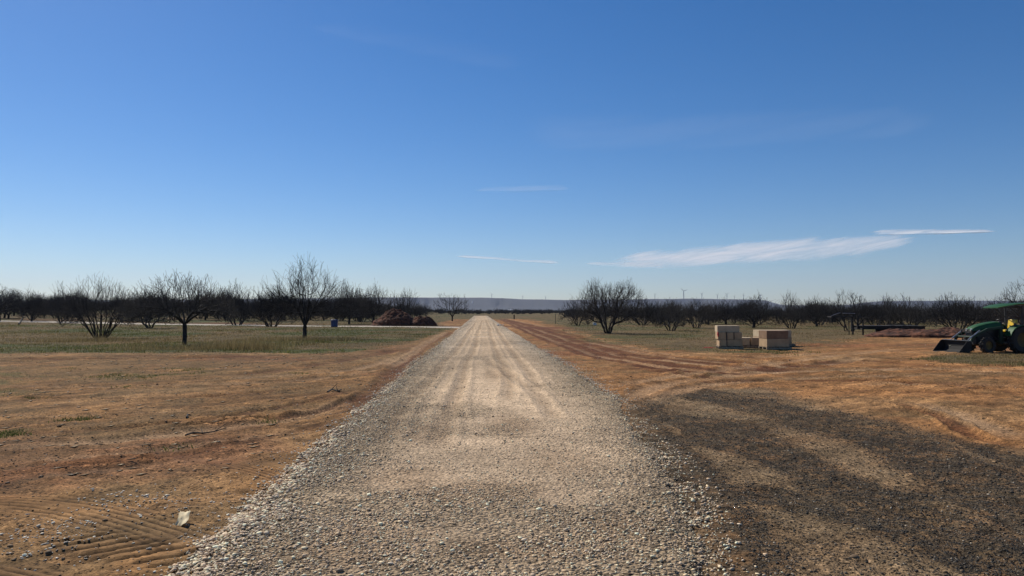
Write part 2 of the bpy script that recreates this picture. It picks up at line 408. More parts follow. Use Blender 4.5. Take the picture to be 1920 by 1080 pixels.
    gc = np.array([.125, .092, .042])+(np.array([.07, .075, .026])-np.array([.125, .092, .042]))*sstep(.42, .62, N(.16, 71, 4)+.13*np.exp(-((y-31.5)/2.5)**2))[:, None]
    bare = sstep(.55, .7, N(.4, 72, 4))*.45
    gc = gc*(1-bare[:, None])+np.array([.2, .12, .06])*bare[:, None]
    gc = gc*(.6+.8*N(1.2, 73, 4))[:, None]
    gc = np.where((x > 0)[:, None], gc*.72+np.array([.2, .135, .07])*.28*(.6+.8*N(.7, 76, 4))[:, None], gc)
    gm = sstep(.25, .75, g+(N(.8, 74, 4)-.5)*1.1)
    c = c*(1-gm[:, None])+gc*gm[:, None]
    for P in GREEN_L:
        q = in_poly(x, y, P, 1.3)*sstep(.40, .62, N(1.3, 75, 4))*(.3+.7*sstep(.4, .6, N(6, 77, 3)))*.8
        c = c*(1-q[:, None])+np.array([.075, .088, .028])*q[:, None]; g = np.maximum(g, q*.5)
    q = (rs*.75)[:, None]; c = c*(1-q)+np.array([.13, .05, .028])*q
    c = c*(1-sd[:, None])+np.array([.50, .44, .36])*sd[:, None]*(.75+.5*N(.4, 44, 4))[:, None]
    g = g*(1-np.clip(sd+rs, 0, 1))
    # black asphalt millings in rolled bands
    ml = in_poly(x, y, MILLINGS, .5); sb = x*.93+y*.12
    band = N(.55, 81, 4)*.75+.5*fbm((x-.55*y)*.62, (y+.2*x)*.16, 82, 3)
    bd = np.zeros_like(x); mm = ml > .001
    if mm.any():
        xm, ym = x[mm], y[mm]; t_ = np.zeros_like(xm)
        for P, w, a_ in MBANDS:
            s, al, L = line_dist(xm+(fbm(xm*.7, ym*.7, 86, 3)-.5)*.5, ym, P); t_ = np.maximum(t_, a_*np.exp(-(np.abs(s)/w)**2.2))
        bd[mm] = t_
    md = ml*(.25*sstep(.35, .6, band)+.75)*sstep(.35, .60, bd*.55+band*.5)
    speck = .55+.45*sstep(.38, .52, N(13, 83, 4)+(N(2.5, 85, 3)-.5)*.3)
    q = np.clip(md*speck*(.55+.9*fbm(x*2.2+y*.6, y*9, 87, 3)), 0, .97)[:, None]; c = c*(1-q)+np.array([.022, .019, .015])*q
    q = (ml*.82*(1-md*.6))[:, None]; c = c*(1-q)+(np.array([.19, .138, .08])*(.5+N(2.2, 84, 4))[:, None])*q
    rough = np.clip(rough+.5*ml+.5*g, 0, 1.3)
    # the bed under the gravel road
    # dark fringe of mixed soil at the road's edges
    return z, np.clip(c, .004, .9), rough, g, md

def polar():
    th = np.concatenate([np.linspace(-48, 52, 950, endpoint=False), np.linspace(52, 312, 66, endpoint=False)])
    th = np.radians(th)
    rr = [.4]
    while rr[-1] < 14000:
        q = rr[-1]; rr.append(q*(1.06 if q < 3 else 1.0038 if q < 9 else 1.0062 if q < 62 else 1.02 if q < 400 else 1.06))
    rr = np.array(rr); R, T = np.meshgrid(rr, th, indexing='ij')
    x, y = (R*np.sin(T)).ravel(), (R*np.cos(T)).ravel(); nr, na = R.shape
    i = np.arange(nr-1)[:, None]*na; j = np.arange(na)[None, :]; j2 = (j+1) % na
    q = np.stack([i+j, i+na+j, i+na+j2, i+j2], -1).reshape(-1, 4)
    q = q[:, ::-1]
    return x, y, q, na
x, y, q, na = polar(); z, c, rg, g, md = ground_data(x, y)
inroad = (x > road_l(y)+.35) & (x < road_r(y)-.35) & (y > -6) & (y < 262)
z = np.where(inroad, z-.06, z)
V = np.stack([x, y, z], 1)
V = np.vstack([V, [[0, 0, float(z[:na].mean())]]]); c = np.vstack([c, c[:1]]); rg = np.append(rg, .5)
o = mesh_np('ground', V, q, M['earth'], col=c, smooth=True, attrs={'rough': rg}); tag(o, kind='structure')

# gravel road
RUTS = [PL((700, 850), (770, 760), (830, 690), (868, 640), (893, 605)), PL((860, 800), (865, 740), (880, 680), (898, 620), (905, 600)),
        PL((960, 760), (955, 700), (925, 650), (917, 615), (911, 600)), PL((800, 860), (850, 760), (872, 700)), PL((1020, 740), (985, 690), (945, 640), (925, 605)),
        PL((740, 712), (812, 650), (880, 608)), PL((1060, 800), (1010, 740), (960, 705), (905, 672))]
RUTS = [smooth_line(p) for p in RUTS]
def road_data(x, y):
    z = terrain(x, y); N = lambda s, sd, o=4: fbm(x*s, y*s, sd, o)
    el = x-road_l(y)+(N(1.1, 91, 4)-.5)*.2+(vnoise(x*9, y*9, 95)-.5)*.12; er = road_r(y)-x+(N(1.1, 92, 4)-.5)*.25+(vnoise(x*9, y*9, 96)-.5)*.12
    e = np.minimum(el, er); soft = .16+.4*(x > 0)*(1-sstep(11, 15, y)); edge = sstep(-.02, 1, np.clip(e/soft, -1, 1))
    z = z-.09+.125*edge+(N(2, 93, 4)-.5)*.03
    w = (x-road_l(y))/(road_r(y)-road_l(y))
    # packed tan middle, loose grey stones at the sides
    pk = np.exp(-((w-.52)/.36)**4)*(.45+.6*sstep(.40, .62, N(.45, 94, 4)+.27*sstep(5.5, 10, y)-.06))
    rut = np.zeros_like(x)
    for P in RUTS:
        s, al, L = line_dist(x, y, P); s = s+(fbm(x*.3, y*.3, 97, 2)-.5)*.25
        m = sstep(0, 1.5, al)*sstep(0, 4, L-al)
        rut = np.maximum(rut, np.exp(-(np.abs(s)/.11)**2)*m)
        z = z-.018*np.exp(-(np.abs(s)/.13)**2)*m+.018*np.exp(-((np.abs(s)-.22)/.07)**2)*m
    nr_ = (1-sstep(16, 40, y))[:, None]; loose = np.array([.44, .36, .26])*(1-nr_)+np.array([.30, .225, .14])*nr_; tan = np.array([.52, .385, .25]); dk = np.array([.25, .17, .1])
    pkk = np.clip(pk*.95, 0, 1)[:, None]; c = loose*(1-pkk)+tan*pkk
    c = c*(1-.42*rut[:, None])+dk*.42*rut[:, None]
    # brown worn hollows
    for (u, v, a, b) in ((960, 800, .42, 1.3), (800, 815, .3, .9), (930, 705, .35, 2), (700, 1010, .5, .35), (880, 930, .8, .5), (620, 1050, .5, .3), (760, 900, .4, .6), (1060, 870, .45, .8), (1160, 1000, .35, .4), (980, 1040, .6, .25)):
        gx, gy = G(u, v); m = np.exp(-(((x-gx)/a)**2+((y-gy)/b)**2)**1.5)*.55*(.4+.9*N(2.5, 98, 3))
        m = np.clip(m, 0, .6)[:, None]; c = c*(1-m)+np.array([.27, .175, .1])*m; pk = np.maximum(pk, m[:, 0]*1.3)
    c = c*(.72+.56*N(.8, 99, 5))[:, None]
    c = c*(.8+.4*N(.25, 100, 3))[:, None]
    # streaks along the direction of travel
    c = c*(1+.3*(fbm(x*4.5, y*.14, 101, 3)-.5)*sstep(8, 20, y))[:, None]
    c = c*(.62+.38*sstep(-.02, .22, e))[:, None]+np.array([.05, .028, .014])*(1-sstep(-.02, .22, e))[:, None]
    dq = ((x > 0)*(1-sstep(11, 15, y))*(1-sstep(.0, .5, e+(N(3, 103, 4)-.5)*.6))*.9)[:, None]; c = c*(1-dq)+np.array([.045, .04, .034])*dq
    rough = .55+.5*(1-pk)
    return z, c, rough, e, pk
yy = [-5.0]
while yy[-1] < 2.5: yy.append(yy[-1]+.1)
while yy[-1] < 262: yy.append(yy[-1]+max(.016, yy[-1]*.0058))
yy = np.array(yy); xx = np.linspace(-3.0, 3.7, 300); Yg, Xg = np.meshgrid(yy, xx, indexing='ij'); ny, nx = Yg.shape
x, y = Xg.ravel(), Yg.ravel(); z, c, rg, e, pk = road_data(x, y)
i = np.arange(ny-1)[:, None]*nx; j = np.arange(nx-1)[None, :]
q = np.stack([i+j, i+j+1, i+nx+j+1, i+nx+j], -1).reshape(-1, 4)
keep = (e[q].max(1) > -.35); q = q[keep]
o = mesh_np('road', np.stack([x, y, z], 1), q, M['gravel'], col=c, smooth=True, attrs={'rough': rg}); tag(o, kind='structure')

# ------------------------------------------------------------------ loose stones (real geometry near the viewer)
def ico():
    t = (1+5**.5)/2
    v = np.array([(-1, t, 0), (1, t, 0), (-1, -t, 0), (1, -t, 0), (0, -1, t), (0, 1, t), (0, -1, -t), (0, 1, -t), (t, 0, -1), (t, 0, 1), (-t, 0, -1), (-t, 0, 1)], float)
    f = np.array([(0, 11, 5), (0, 5, 1), (0, 1, 7), (0, 7, 10), (0, 10, 11), (1, 5, 9), (5, 11, 4), (11, 10, 2), (10, 7, 6), (7, 1, 8), (3, 9, 4), (3, 4, 2), (3, 2, 6), (3, 6, 8), (3, 8, 9), (4, 9, 5), (2, 4, 11), (6, 2, 10), (8, 6, 7), (9, 8, 1)])
    return v/np.linalg.norm(v[0]), f
IV, IF = ico()
def stones(name, P, size, cols, flat=.55, smooth=False):
    n = len(P); k = len(IV)
    v = IV[None]*(1+RNG.uniform(-.24, .24, (n, k, 1)))
    sc = np.stack([RNG.uniform(.75, 1.35, n), RNG.uniform(.6, 1, n), RNG.uniform(.7, 1.2, n)*flat], 1)*size[:, None]
    v = v*sc[:, None, :]
    tilt = RNG.normal(0, .3, n); ct, st = np.cos(tilt)[:, None], np.sin(tilt)[:, None]
    yv, zv = v[:, :, 1]*ct-v[:, :, 2]*st, v[:, :, 1]*st+v[:, :, 2]*ct
    a = RNG.uniform(0, 2*math.pi, n); ca, sa = np.cos(a)[:, None], np.sin(a)[:, None]
    X, Y = v[:, :, 0]*ca-yv*sa, v[:, :, 0]*sa+yv*ca
    v = np.stack([X, Y, zv], -1)+P[:, None, :]
    f = (IF[None]+np.arange(n)[:, None, None]*k).reshape(-1, 3)
    return mesh_np(name, v.reshape(-1, 3), f, M['stone'], col=np.repeat(cols, k, 0), smooth=smooth)
def scatter(n, x0, x1, y0, y1, power=1.6):
    # denser towards the viewer
    t = RNG.uniform(0, 1, n); yv = (y0**(1-power)+t*(y1**(1-power)-y0**(1-power)))**(1/(1-power))
    return RNG.uniform(x0, x1, n), yv
x, y = scatter(420000, -2.6, 3.3, 3.6, 60, 1.8)
z, c, rg, e, pk = road_data(x, y)
p = (1-.68*np.clip(pk, 0, 1))*np.where((x > 0) & (y < 13), sstep(-.02, .4, e+RNG.normal(0, .10, len(x))), sstep(-.12, .05, e))*(.14+.5*sstep(.34, .64, fbm(x*1.3, y*1.3, 5, 4))+.25*(1-sstep(0, .7, e)))*(1-sstep(22, 60, y))
k = RNG.uniform(0, 1, len(x)) < p; x, y, z, e, pk = x[k], y[k], z[k], e[k], pk[k]
lo = e < .35; z[lo] = np.maximum(z[lo], ground_data(x[lo], y[lo])[0])
n = len(x); size = RNG.lognormal(math.log(.0060), .5, n)*(1+.8*(1-sstep(0, .5, e))*((x < 0)*.75+.25))*(1-.25*pk); size = np.clip(size, .003, .024)
size *= 1+.016*np.clip(y-8, 0, 30)
gv = RNG.uniform(0, 1, n)[:, None]; tone = RNG.choice([.4, .85, 1.25, 1.8], n, p=[.15, .25, .35, .25])[:, None]
cols = (np.array([.60, .485, .34])*(1-gv)+np.array([.54, .375, .22])*gv)*tone
cols = np.clip(cols, 0, .88)
st = stones('road_gravel', np.stack([x, y, z+size*.42], 1), size, cols, .5); tag(st, 'loose pale grey and tan stones covering the gravel road', 'gravel', kind='stuff')

# asphalt crumbs
x, y = scatter(420000, .9, 17, 3.8, 22, 1.9)
_, _, _, _, md = ground_data(x, y); e = x-road_r(y)
k = (RNG.uniform(0, 1, len(x)) < np.maximum(md*.95+.28*in_poly(x, y, MILLINGS, .5), .75*np.exp(-((e-.15)/.3)**2)*(y < 13))) & (e > -.35*RNG.uniform(0, 2.2, len(x))); x, y = x[k], y[k]
z, _, _, _, _ = ground_data(x, y); n = len(x); size = np.clip(RNG.lognormal(math.log(.0044), .45, n), .0025, .014)*(1+.03*np.clip(y-6, 0, 16))
tone = RNG.choice([1, 1.8, 5, 16], n, p=[.55, .28, .13, .04])[:, None]
cols = np.array([.026, .022, .016])*tone
z = np.where(x < road_r(y), road_data(x, y)[0], z)
st = stones('asphalt_millings', np.stack([x, y, z+size*.2], 1), size, cols, .6); tag(st, 'black crumbled asphalt spread over the sandy soil right of the road', 'asphalt crumbs', kind='stuff')

# pebbles and clods strewn on the soil
def cluster(u, v, su, sv, n): return [G(u+random.gauss(0, su), v+random.gauss(0, sv)) for _ in range(n)]
pts = cluster(90, 1000, 60, 18, 170)+cluster(60, 1030, 60, 14, 70)+cluster(230, 938, 55, 12, 140)+cluster(330, 945, 50, 14, 60)+cluster(140, 975, 25, 8, 30)
for _ in range(420): pts.append((RNG.uniform(-25, -2.4), RNG.uniform(6, 36)))
for _ in range(260): pts.append((RNG.uniform(2.6, 30), RNG.uniform(12, 40)))
for _ in range(1500):
    y_ = 4.2*(30/4.2)**RNG.uniform(); pts.append((float(road_l(y_))+.05-RNG.exponential(.16), y_)); y_ = 14.5*(34/14.5)**RNG.uniform(); pts.append((float(road_r(y_))-.05+RNG.exponential(.16), y_))
P = np.array(pts); z, _, _, _, _ = ground_data(P[:, 0], P[:, 1]); n = len(P)
size = np.clip(RNG.lognormal(math.log(.0085), .4, n), .004, .022)*(1+.02*np.clip(P[:, 1]-6, 0, 30))
cols = np.array([.85, .74, .56])*RNG.uniform(.5, 1.15, n)[:, None]
st = stones('pebbles', np.stack([P[:, 0], P[:, 1], z+size*.3], 1), size, np.clip(cols, 0, .85), .38); tag(st, 'small white pebbles strewn over the bare sandy soil', 'pebbles', kind='stuff')
# clods
n = 110000; x, y = scatter(n, -26, 34, 4.4, 44, 1.6); k = ((x < road_l(y)-.1) | (x > road_r(y)+.2)) & (fbm(x*.8, y*.8, 120, 4)+RNG.uniform(-.12, .12, n) > .48); x, y = x[k], y[k]
z, c, _, g, _ = ground_data(x, y); n = len(x); size = np.clip(RNG.lognormal(math.log(.0062), .5, n), .003, .035)*(1+.012*np.clip(y-6, 0, 30))
st = stones('soil_clods', np.stack([x, y, z+size*.15], 1), size, c*RNG.uniform(.5, 1.05, n)[:, None], .6); tag(st, 'crumbly clods of brown earth lying over the bare soil', 'clods', kind='stuff')

# ------------------------------------------------------------------ grass
def blades(x, y, hgt, wid, cols, lean=.35):
    n = len(x); z = terrain(x, y); a = RNG.uniform(0, math.pi, n); dx, dy = np.cos(a)*wid/2, np.sin(a)*wid/2
    lx, ly = RNG.normal(0, lean, n)*hgt, RNG.normal(0, lean, n)*hgt
    v = np.stack([np.stack([x-dx, y-dy, z-.02], 1), np.stack([x+dx, y+dy, z-.02], 1), np.stack([x+lx, y+ly, z+hgt], 1)], 1)
    return v.reshape(-1, 3), np.arange(3*n).reshape(-1, 3), np.repeat(cols, 3, 0)
def grow_grass(name, n, x0, x1, y0, y1, thr, hmul, label, dens=None, power=1.5):
    x, y = scatter(n, x0, x1, y0, y1, power); _, _, _, g, _ = ground_data(x, y)
    k = (RNG.uniform(0, 1, n) < g*sstep(.3, .6, fbm(x*.5, y*.5, 130, 3)+.12)) & (y < 250) & (g > thr); x, y = x[k], y[k]
    cl = sstep(.5, .7, fbm(x*.35, y*.35, 131, 3)); n = len(x)
    h = RNG.uniform(.02, .08, n)*(1+1.2*cl)*hmul; w = RNG.uniform(.012, .03, n)*(1+y/60)
    gm = sstep(.42, .62, fbm(x*.16, y*.16, 71, 4)+.13*np.exp(-((y-31.5)/2.5)**2))[:, None]*.85
    cols = (np.array([.26, .195, .09])*(1-gm)+np.array([.13, .145, .042])*gm)*RNG.uniform(.45, 1.3, n)[:, None]*(.55+.9*fbm(x*.9, y*.5, 132, 3))[:, None]
    return blades(x, y, h, w, cols)
def tall(pts, n, sp, h0, h1):
    X = []; 
    for u, v, su in pts:
        gx, gy = G(u, v); X.append(np.stack([gx+RNG.normal(0, su, n), gy+RNG.normal(0, sp, n)], 1))
    X = np.vstack(X); m = len(X)
    cols = np.array([.27, .21, .10])*RNG.uniform(.5, 1.35, m)[:, None]
    return blades(X[:, 0], X[:, 1], RNG.uniform(h0, h1, m), RNG.uniform(.01, .022, m), cols, .25)
def join(parts):
    V, Fs, C, b = [], [], [], 0
    for v, f, c in parts: V.append(v); Fs.append(f+b); C.append(c); b += len(v)
    return np.vstack(V), np.vstack(Fs), np.vstack(C)
parts = [grow_grass('g', 210000, -75, -2.4, 26, 110, .3, 1.0, ''),
         tall([(u, 655+random.uniform(-3, 2), random.uniform(.5, 1.4)) for u in (230, 262, 275, 330, 352, 365, 395, 420, 428, 445, 470, 478, 490)], 200, .5, .08, .42),
         tall([(u, 640+random.uniform(-4, 3), .9) for u in (100, 130, 150, 180, 210, 235, 480, 505, 530, 556, 580, 610, 640)], 240, .5, .15, .42),
         tall([(u, 655, .8) for u in (440, 455, 470, 485)], 300, .35, .3, .6)]
V, Fs, C = join(parts); o = mesh_np('grass', V, Fs, M['grass'], col=C); tag(o, 'dry olive and straw grass covering the field left of the road', 'grass', kind='stuff')
parts = [grow_grass('g', 170000, 5, 110, 24, 110, .3, .8, ''), grow_grass('g', 50000, 12, 30, 22, 32, .1, .7, '')]
V, Fs, C = join(parts); o = mesh_np('grass', V, Fs, M['grass'], col=C); tag(o, 'short dry grass covering the field right of the road', 'grass', kind='stuff')
# small green weeds among the bare soil on the left
X = []
for P in GREEN_L:
    a, b = P.min(0), P.max(0); x = RNG.uniform(max(a[0], -40), b[0], 9000); y = RNG.uniform(a[1], b[1], 9000)
    m = in_poly(x, y, P, .6)*sstep(.40, .58, fbm(x*1.3, y*1.3, 75, 4)); k = RNG.uniform(0, 1, 9000) < m*.55*RNG.uniform(.3, 1, 9000); X.append(np.stack([x[k], y[k]], 1))
for u, v in ((486, 788), (330, 835), (140, 786), (62, 745), (150, 785), (20, 812), (240, 725), (560, 700), (130, 692)):
    gx, gy = G(u, v); X.append(np.stack([gx+RNG.normal(0, .16, 90), gy+RNG.normal(0, .16, 90)], 1))
X = np.vstack(X); n = len(X); cols = np.array([.10, .115, .035])*RNG.uniform(.6, 1.4, n)[:, None]
V, Fs, C = blades(X[:, 0], X[:, 1], RNG.uniform(.015, .05, n), RNG.uniform(.008, .025, n), cols, .8)
o = mesh_np('weeds', V, Fs, M['grass'], col=C); tag(o, 'low green weeds in patches on the bare soil left of the road', 'weeds', kind='stuff')

# ------------------------------------------------------------------ trees
def grow(seed, rx, ry, ztop, zlow, natt, starts, step=.16, kill=.22, infl=1.2, up=.25, shape='dome', spur=.55, tw=(.2, .5), tip=.0065, ex_=2.5, wig=.19, dp=.4):
    """space colonisation inside a dome; returns trunk and crown segments"""
    g = np.random.default_rng(seed); A = []
    while len(A) < natt:
        p = g.uniform(-1, 1, 3); rr = p[0]**2+p[1]**2
        if rr > 1: continue
        t = (p[2]+1)/2; ang = math.atan2(p[1], p[0])
        lob = 1+.18*math.sin(2*ang+seed)+.12*math.sin(3*ang+1.7*seed)+.07*math.sin(5*ang+2*seed)
        zt = zlow+(ztop-zlow)*max(0, 1-rr*.95)**dp*(.84+.16*math.sin(4.5*p[0]+seed)*math.cos(4*p[1]+2*seed))
        zb = zlow+(zlow*.0+.45*(ztop-zlow)*(1-rr)**1.0*.5 if shape == 'dome' else 0)
        if math.sin(7*p[0]+seed)*math.sin(6*p[1]+2*seed)+math.sin(6*t+3*p[0]-seed)*.8 < -.55: continue
        if shape == 'vase': zb = zlow*.3+(ztop*.25)*(1-rr)
        A.append((p[0]*rx*lob, p[1]*ry*lob, zb+(zt-zb)*t**.8))
    A = np.array(A)
    nodes = []; par = []
    fk = len(starts) > 1 and len(starts[0]) == 5 and starts[0][-1][2] < 1.2 and abs(starts[0][-1][0]) < .15 and abs(starts[0][-1][1]) < .15
    for si, st in enumerate(starts):
        last = -1 if si == 0 else (len(starts[0]) if fk else 0)
        if si == 0: nodes.append((0, 0, -.12)); par.append(-1); last = 0
        for k, p in enumerate(st):
            nodes.append(p); par.append(last); last = len(nodes)-1
    nodes = [np.array(p, float) for p in nodes]; ns0 = len(nodes)
    near = np.full(len(A), 1e9); ni = np.zeros(len(A), int)
    def upd(i0):
        B = np.array(nodes[i0:]);
        for s in range(0, len(B), 200):
            d = np.linalg.norm(A[:, None]-B[None, s:s+200], axis=2); j = d.argmin(1); dm = d[np.arange(len(A)), j]
            m = dm < near; near[m] = dm[m]; ni[m] = i0+s+j[m]
    upd(0)
    for it in range(90):
        k = near < infl*(3 if it < 8 else 1)
        if not k.any(): break
        i0 = len(nodes); acc = {}
        for a, i in zip(A[k], ni[k]):
            d = a-nodes[i]; d = d/(np.linalg.norm(d)+1e-6); acc[i] = acc.get(i, 0)+d
        for i, d in acc.items():
            d = d/(np.linalg.norm(d)+1e-6)
            pd = nodes[i]-nodes[par[i]] if par[i] >= 0 else np.array([0, 0, 1.]); pd = pd/(np.linalg.norm(pd)+1e-6)
            d = d+pd*.35+np.array([0, 0, up])+g.normal(0, wig, 3); d /= np.linalg.norm(d)
            nodes.append(nodes[i]+d*step); par.append(i)
        upd(i0); al = near > kill
        A, near, ni = A[al], near[al], ni[al]
        if len(A) == 0 or len(nodes) > 6000: break
    # short spurs and tips
    n0 = len(nodes); cc = np.zeros(n0, int)
    for p in par:
        if p >= 0: cc[p] += 1
    cen = np.array([0, 0, zlow])
    for i in range(n0):
        if nodes[i][2] < zlow*.8: continue
        reps = 2 if cc[i] == 0 else (1 if g.uniform() < spur else 0)
        for _ in range(reps):
            o_ = nodes[i]-cen; o_ /= np.linalg.norm(o_)+1e-6
            d = o_*.7+g.normal(0, .38, 3)+np.array([0, 0, .85]); d /= np.linalg.norm(d); p = i; L = g.uniform(*tw)
            for s in range(2 if L < .25 else 3):
                nodes.append(nodes[p]+d*L/2.5); par.append(p); p = len(nodes)-1; d = d+g.normal(0, .28, 3); d /= np.linalg.norm(d)
    N = np.array(nodes); par = np.array(par); n = len(N)
    E = ex_; w = np.zeros(n); has = np.zeros(n, bool); has[par[par >= 0]] = True
    for i in range(n-1, -1, -1):
        if not has[i]: w[i] = tip**E
        if par[i] >= 0: w[par[i]] += w[i]
    r = w**(1/E)
    r[:n0] = np.where(True, r[:n0], 0)
    return N, par, r, ns0
def tubes(N, par, r, sel):
    """tapered tubes along the branches chosen by sel"""
    n = len(N); d = np.zeros((n, 3)); m = par >= 0
    d[m] = N[m]-N[par[m]]; d[~m] = (0, 0, 1); d /= np.linalg.norm(d, axis=1)[:, None]+1e-9
    main = np.full(n, -1)
    for i in np.nonzero(m)[0]:
        p = par[i]
        if main[p] < 0 or r[i] > r[main[p]]: main[p] = i
    Vs, Fs, b = [], [], 0
    for k, lo, hi in ((3, 0, .017), (5, .017, .04), (8, .04, 9)):
        I = np.nonzero(m & sel & (r >= lo) & (r < hi))[0]
        if len(I) == 0: continue
        P = par[I]; ism = main[P] == I
        dp = np.where(ism[:, None], d[P], d[I]); rp = np.where(ism, np.minimum(r[P], r[I]*1.35), r[I]*1.08)
        ref = np.array([.31, .87, .12])
        def ring(c, dr, rad):
            a = np.cross(dr, ref); a /= np.linalg.norm(a, axis=1)[:, None]+1e-9; bb = np.cross(dr, a)
            t = np.arange(k)*2*math.pi/k
            return c[:, None]+(a[:, None]*np.cos(t)[None, :, None]+bb[:, None]*np.sin(t)[None, :, None])*rad[:, None, None]
        V = np.concatenate([ring(N[P], dp, rp), ring(N[I], d[I], r[I])], 1); ns = len(I)
        j = np.arange(k); f = np.stack([j, (j+1) % k, k+(j+1) % k, k+j], 1)
        Vs.append(V.reshape(-1, 3)); Fs.append((f[None]+np.arange(ns)[:, None, None]*2*k).reshape(-1, 4)+b); b += ns*2*k
    return np.vstack(Vs), np.vstack(Fs)
def make_tree(name, loc, rz, label, thick=.045, group=None, cat='tree', **kw):
    N, par, r, ns0 = grow(**kw); root = empty(name, loc, rz); tag(root, label, cat, group)
    big = (r >= thick) | (np.arange(len(r)) < ns0)
    V, Fc = tubes(N, par, r, big); mesh_np('trunk', V, Fc, M['bark'], root, smooth=True)
    V, Fc = tubes(N, par, r, ~big); mesh_np('crown', V, Fc, M['twig'], root)
    return root
def stem(x, y, dx, dy, z1, n=4, w=.04, x1=0, y1=0):
    return [(x+(dx)*t+random.gauss(0, w)*(t > 0), y+dy*t+random.gauss(0, w)*(t > 0), -.08+(z1+.08)*t) for t in np.linspace(0, 1, n)]
def fan(n, r0, r1, z1, sq=1.0):
    out = []
    for i in range(n):
        a = 2*math.pi*(i+random.uniform(-.3, .3))/n; out.append(stem(math.cos(a)*r0, math.sin(a)*r0*sq, math.cos(a)*r1*random.uniform(.5, 1.1), math.sin(a)*r1*random.uniform(.5, 1.1), z1*random.uniform(.7, 1.1), 5))
    return out
def forked(h, n, sp, z2, lean=0):
    """short trunk, then n limbs; limbs share the trunk top"""
    tr = stem(0, 0, lean, 0, h, 5, .02); t = tr[-1]; out = [tr]
    for i in range(n):
        a = 2*math.pi*(i+random.uniform(-.3, .3))/n; m = 5
        out.append([(t[0]+math.cos(a)*sp*k/m*random.uniform(.85, 1.15), t[1]+math.sin(a)*sp*k/m, t[2]+(z2-h)*k/m) for k in range(1, m)])
    return out
def place(u, depth): x_, y_ = AT(u, depth); return (x_, y_, zat(x_, y_))

make_tree('mesquite_tree', place(347, 38), .3, 'bare tree with one short black trunk standing in tall dry grass left of the road', seed=3, rx=2.5, ry=2.2, ztop=3.7, zlow=.95, natt=1500, starts=forked(1.05, 7, .95, 1.85), step=.13, kill=.19, up=.10, spur=.6, shape='dome', tip=.0058, tw=(.25, .6), ex_=2.4)
make_tree('mesquite_tree', place(572, 47.7), 1.1, 'tallest bare tree left of the road with a wide fan shaped crown', seed=11, rx=2.85, ry=2.5, ztop=4.9, zlow=1.3, natt=1900, starts=forked(.75, 6, .72, 2.2), step=.15, kill=.21, up=.2, spur=.6, shape='vase', tip=.0055, tw=(.3, .8), ex_=2.35, dp=.46)
make_tree('mesquite_bush', place(190, 47.7), 0, 'wide bare bush of many thin stems fanning from the ground at left', seed=5, rx=2.5, ry=2.0, ztop=3.7, zlow=1.0, natt=1400, starts=fan(22, .3, 1.1, 1.7), step=.14, kill=.2, up=.4, spur=.6, shape='vase', tw=(.3, .8), tip=.0058, cat='bush')
make_tree('mesquite_tree', place(1140, 58), 2.0, 'large bare many stemmed tree standing alone nearest the road on its right', seed=8, rx=3.3, ry=2.8, ztop=4.4, zlow=.7, natt=2100, starts=fan(9, .15, .6, 1.0), step=.15, kill=.2, up=.22, spur=.65, shape='vase', tip=.0062, tw=(.3, .8), ex_=2.35)
make_tree('mesquite_tree', place(848, 128), .5, 'lone bare tree left of the far end of the road with spreading round crown', seed=14, rx=2.9, ry=2.7, ztop=5.4, zlow=1.3, natt=900, starts=forked(.7, 5, .8, 1.9), step=.2, kill=.3, up=.25, shape='vase', tip=.009)
make_tree('mesquite_tree', place(1945, 43), .9, 'bare tree cut off by the right edge behind the tractor canopy', seed=17, rx=2.2, ry=2, ztop=3.75, zlow=.8, natt=1100, starts=forked(.7, 5, .6, 1.7), step=.14, kill=.22, up=.2, shape='vase')
make_tree('mesquite_tree', place(0, 112), .9, 'bare round crowned tree at the far left edge of the picture', seed=18, rx=4.0, ry=3, ztop=5.6, zlow=1.2, natt=1200, starts=forked(.8, 5, .8, 2.1), step=.2, kill=.28, up=.2, shape='vase', tip=.009)
make_tree('mesquite_tree', place(1083, 88), .2, 'low bare tree half hidden behind the large tree right of the road', seed=21, rx=1.9, ry=1.8, ztop=3.6, zlow=.6, natt=800, starts=fan(5, .15, .6, .9), step=.17, kill=.25, up=.22, shape='vase', tip=.008)
make_tree('mesquite_tree', place(1592, 63), .7, 'tall bare twin crowned tree standing behind the black flatbed trailer', seed=23, rx=1.8, ry=2.0, ztop=3.5, zlow=.6, natt=1100, starts=fan(6, .25, .6, 1.0), step=.15, kill=.22, up=.4, shape='vase', tip=.008)
make_tree('mesquite_bush', place(1797, 60), 2.7, 'dense dark bare bush rising behind the tractor loader bucket', seed=25, rx=2.5, ry=2.1, ztop=3.15, zlow=.4, natt=1500, starts=fan(14, .4, .7, .8), step=.14, kill=.2, up=.4, spur=.7, shape='vase', cat='bush', tip=.0075)

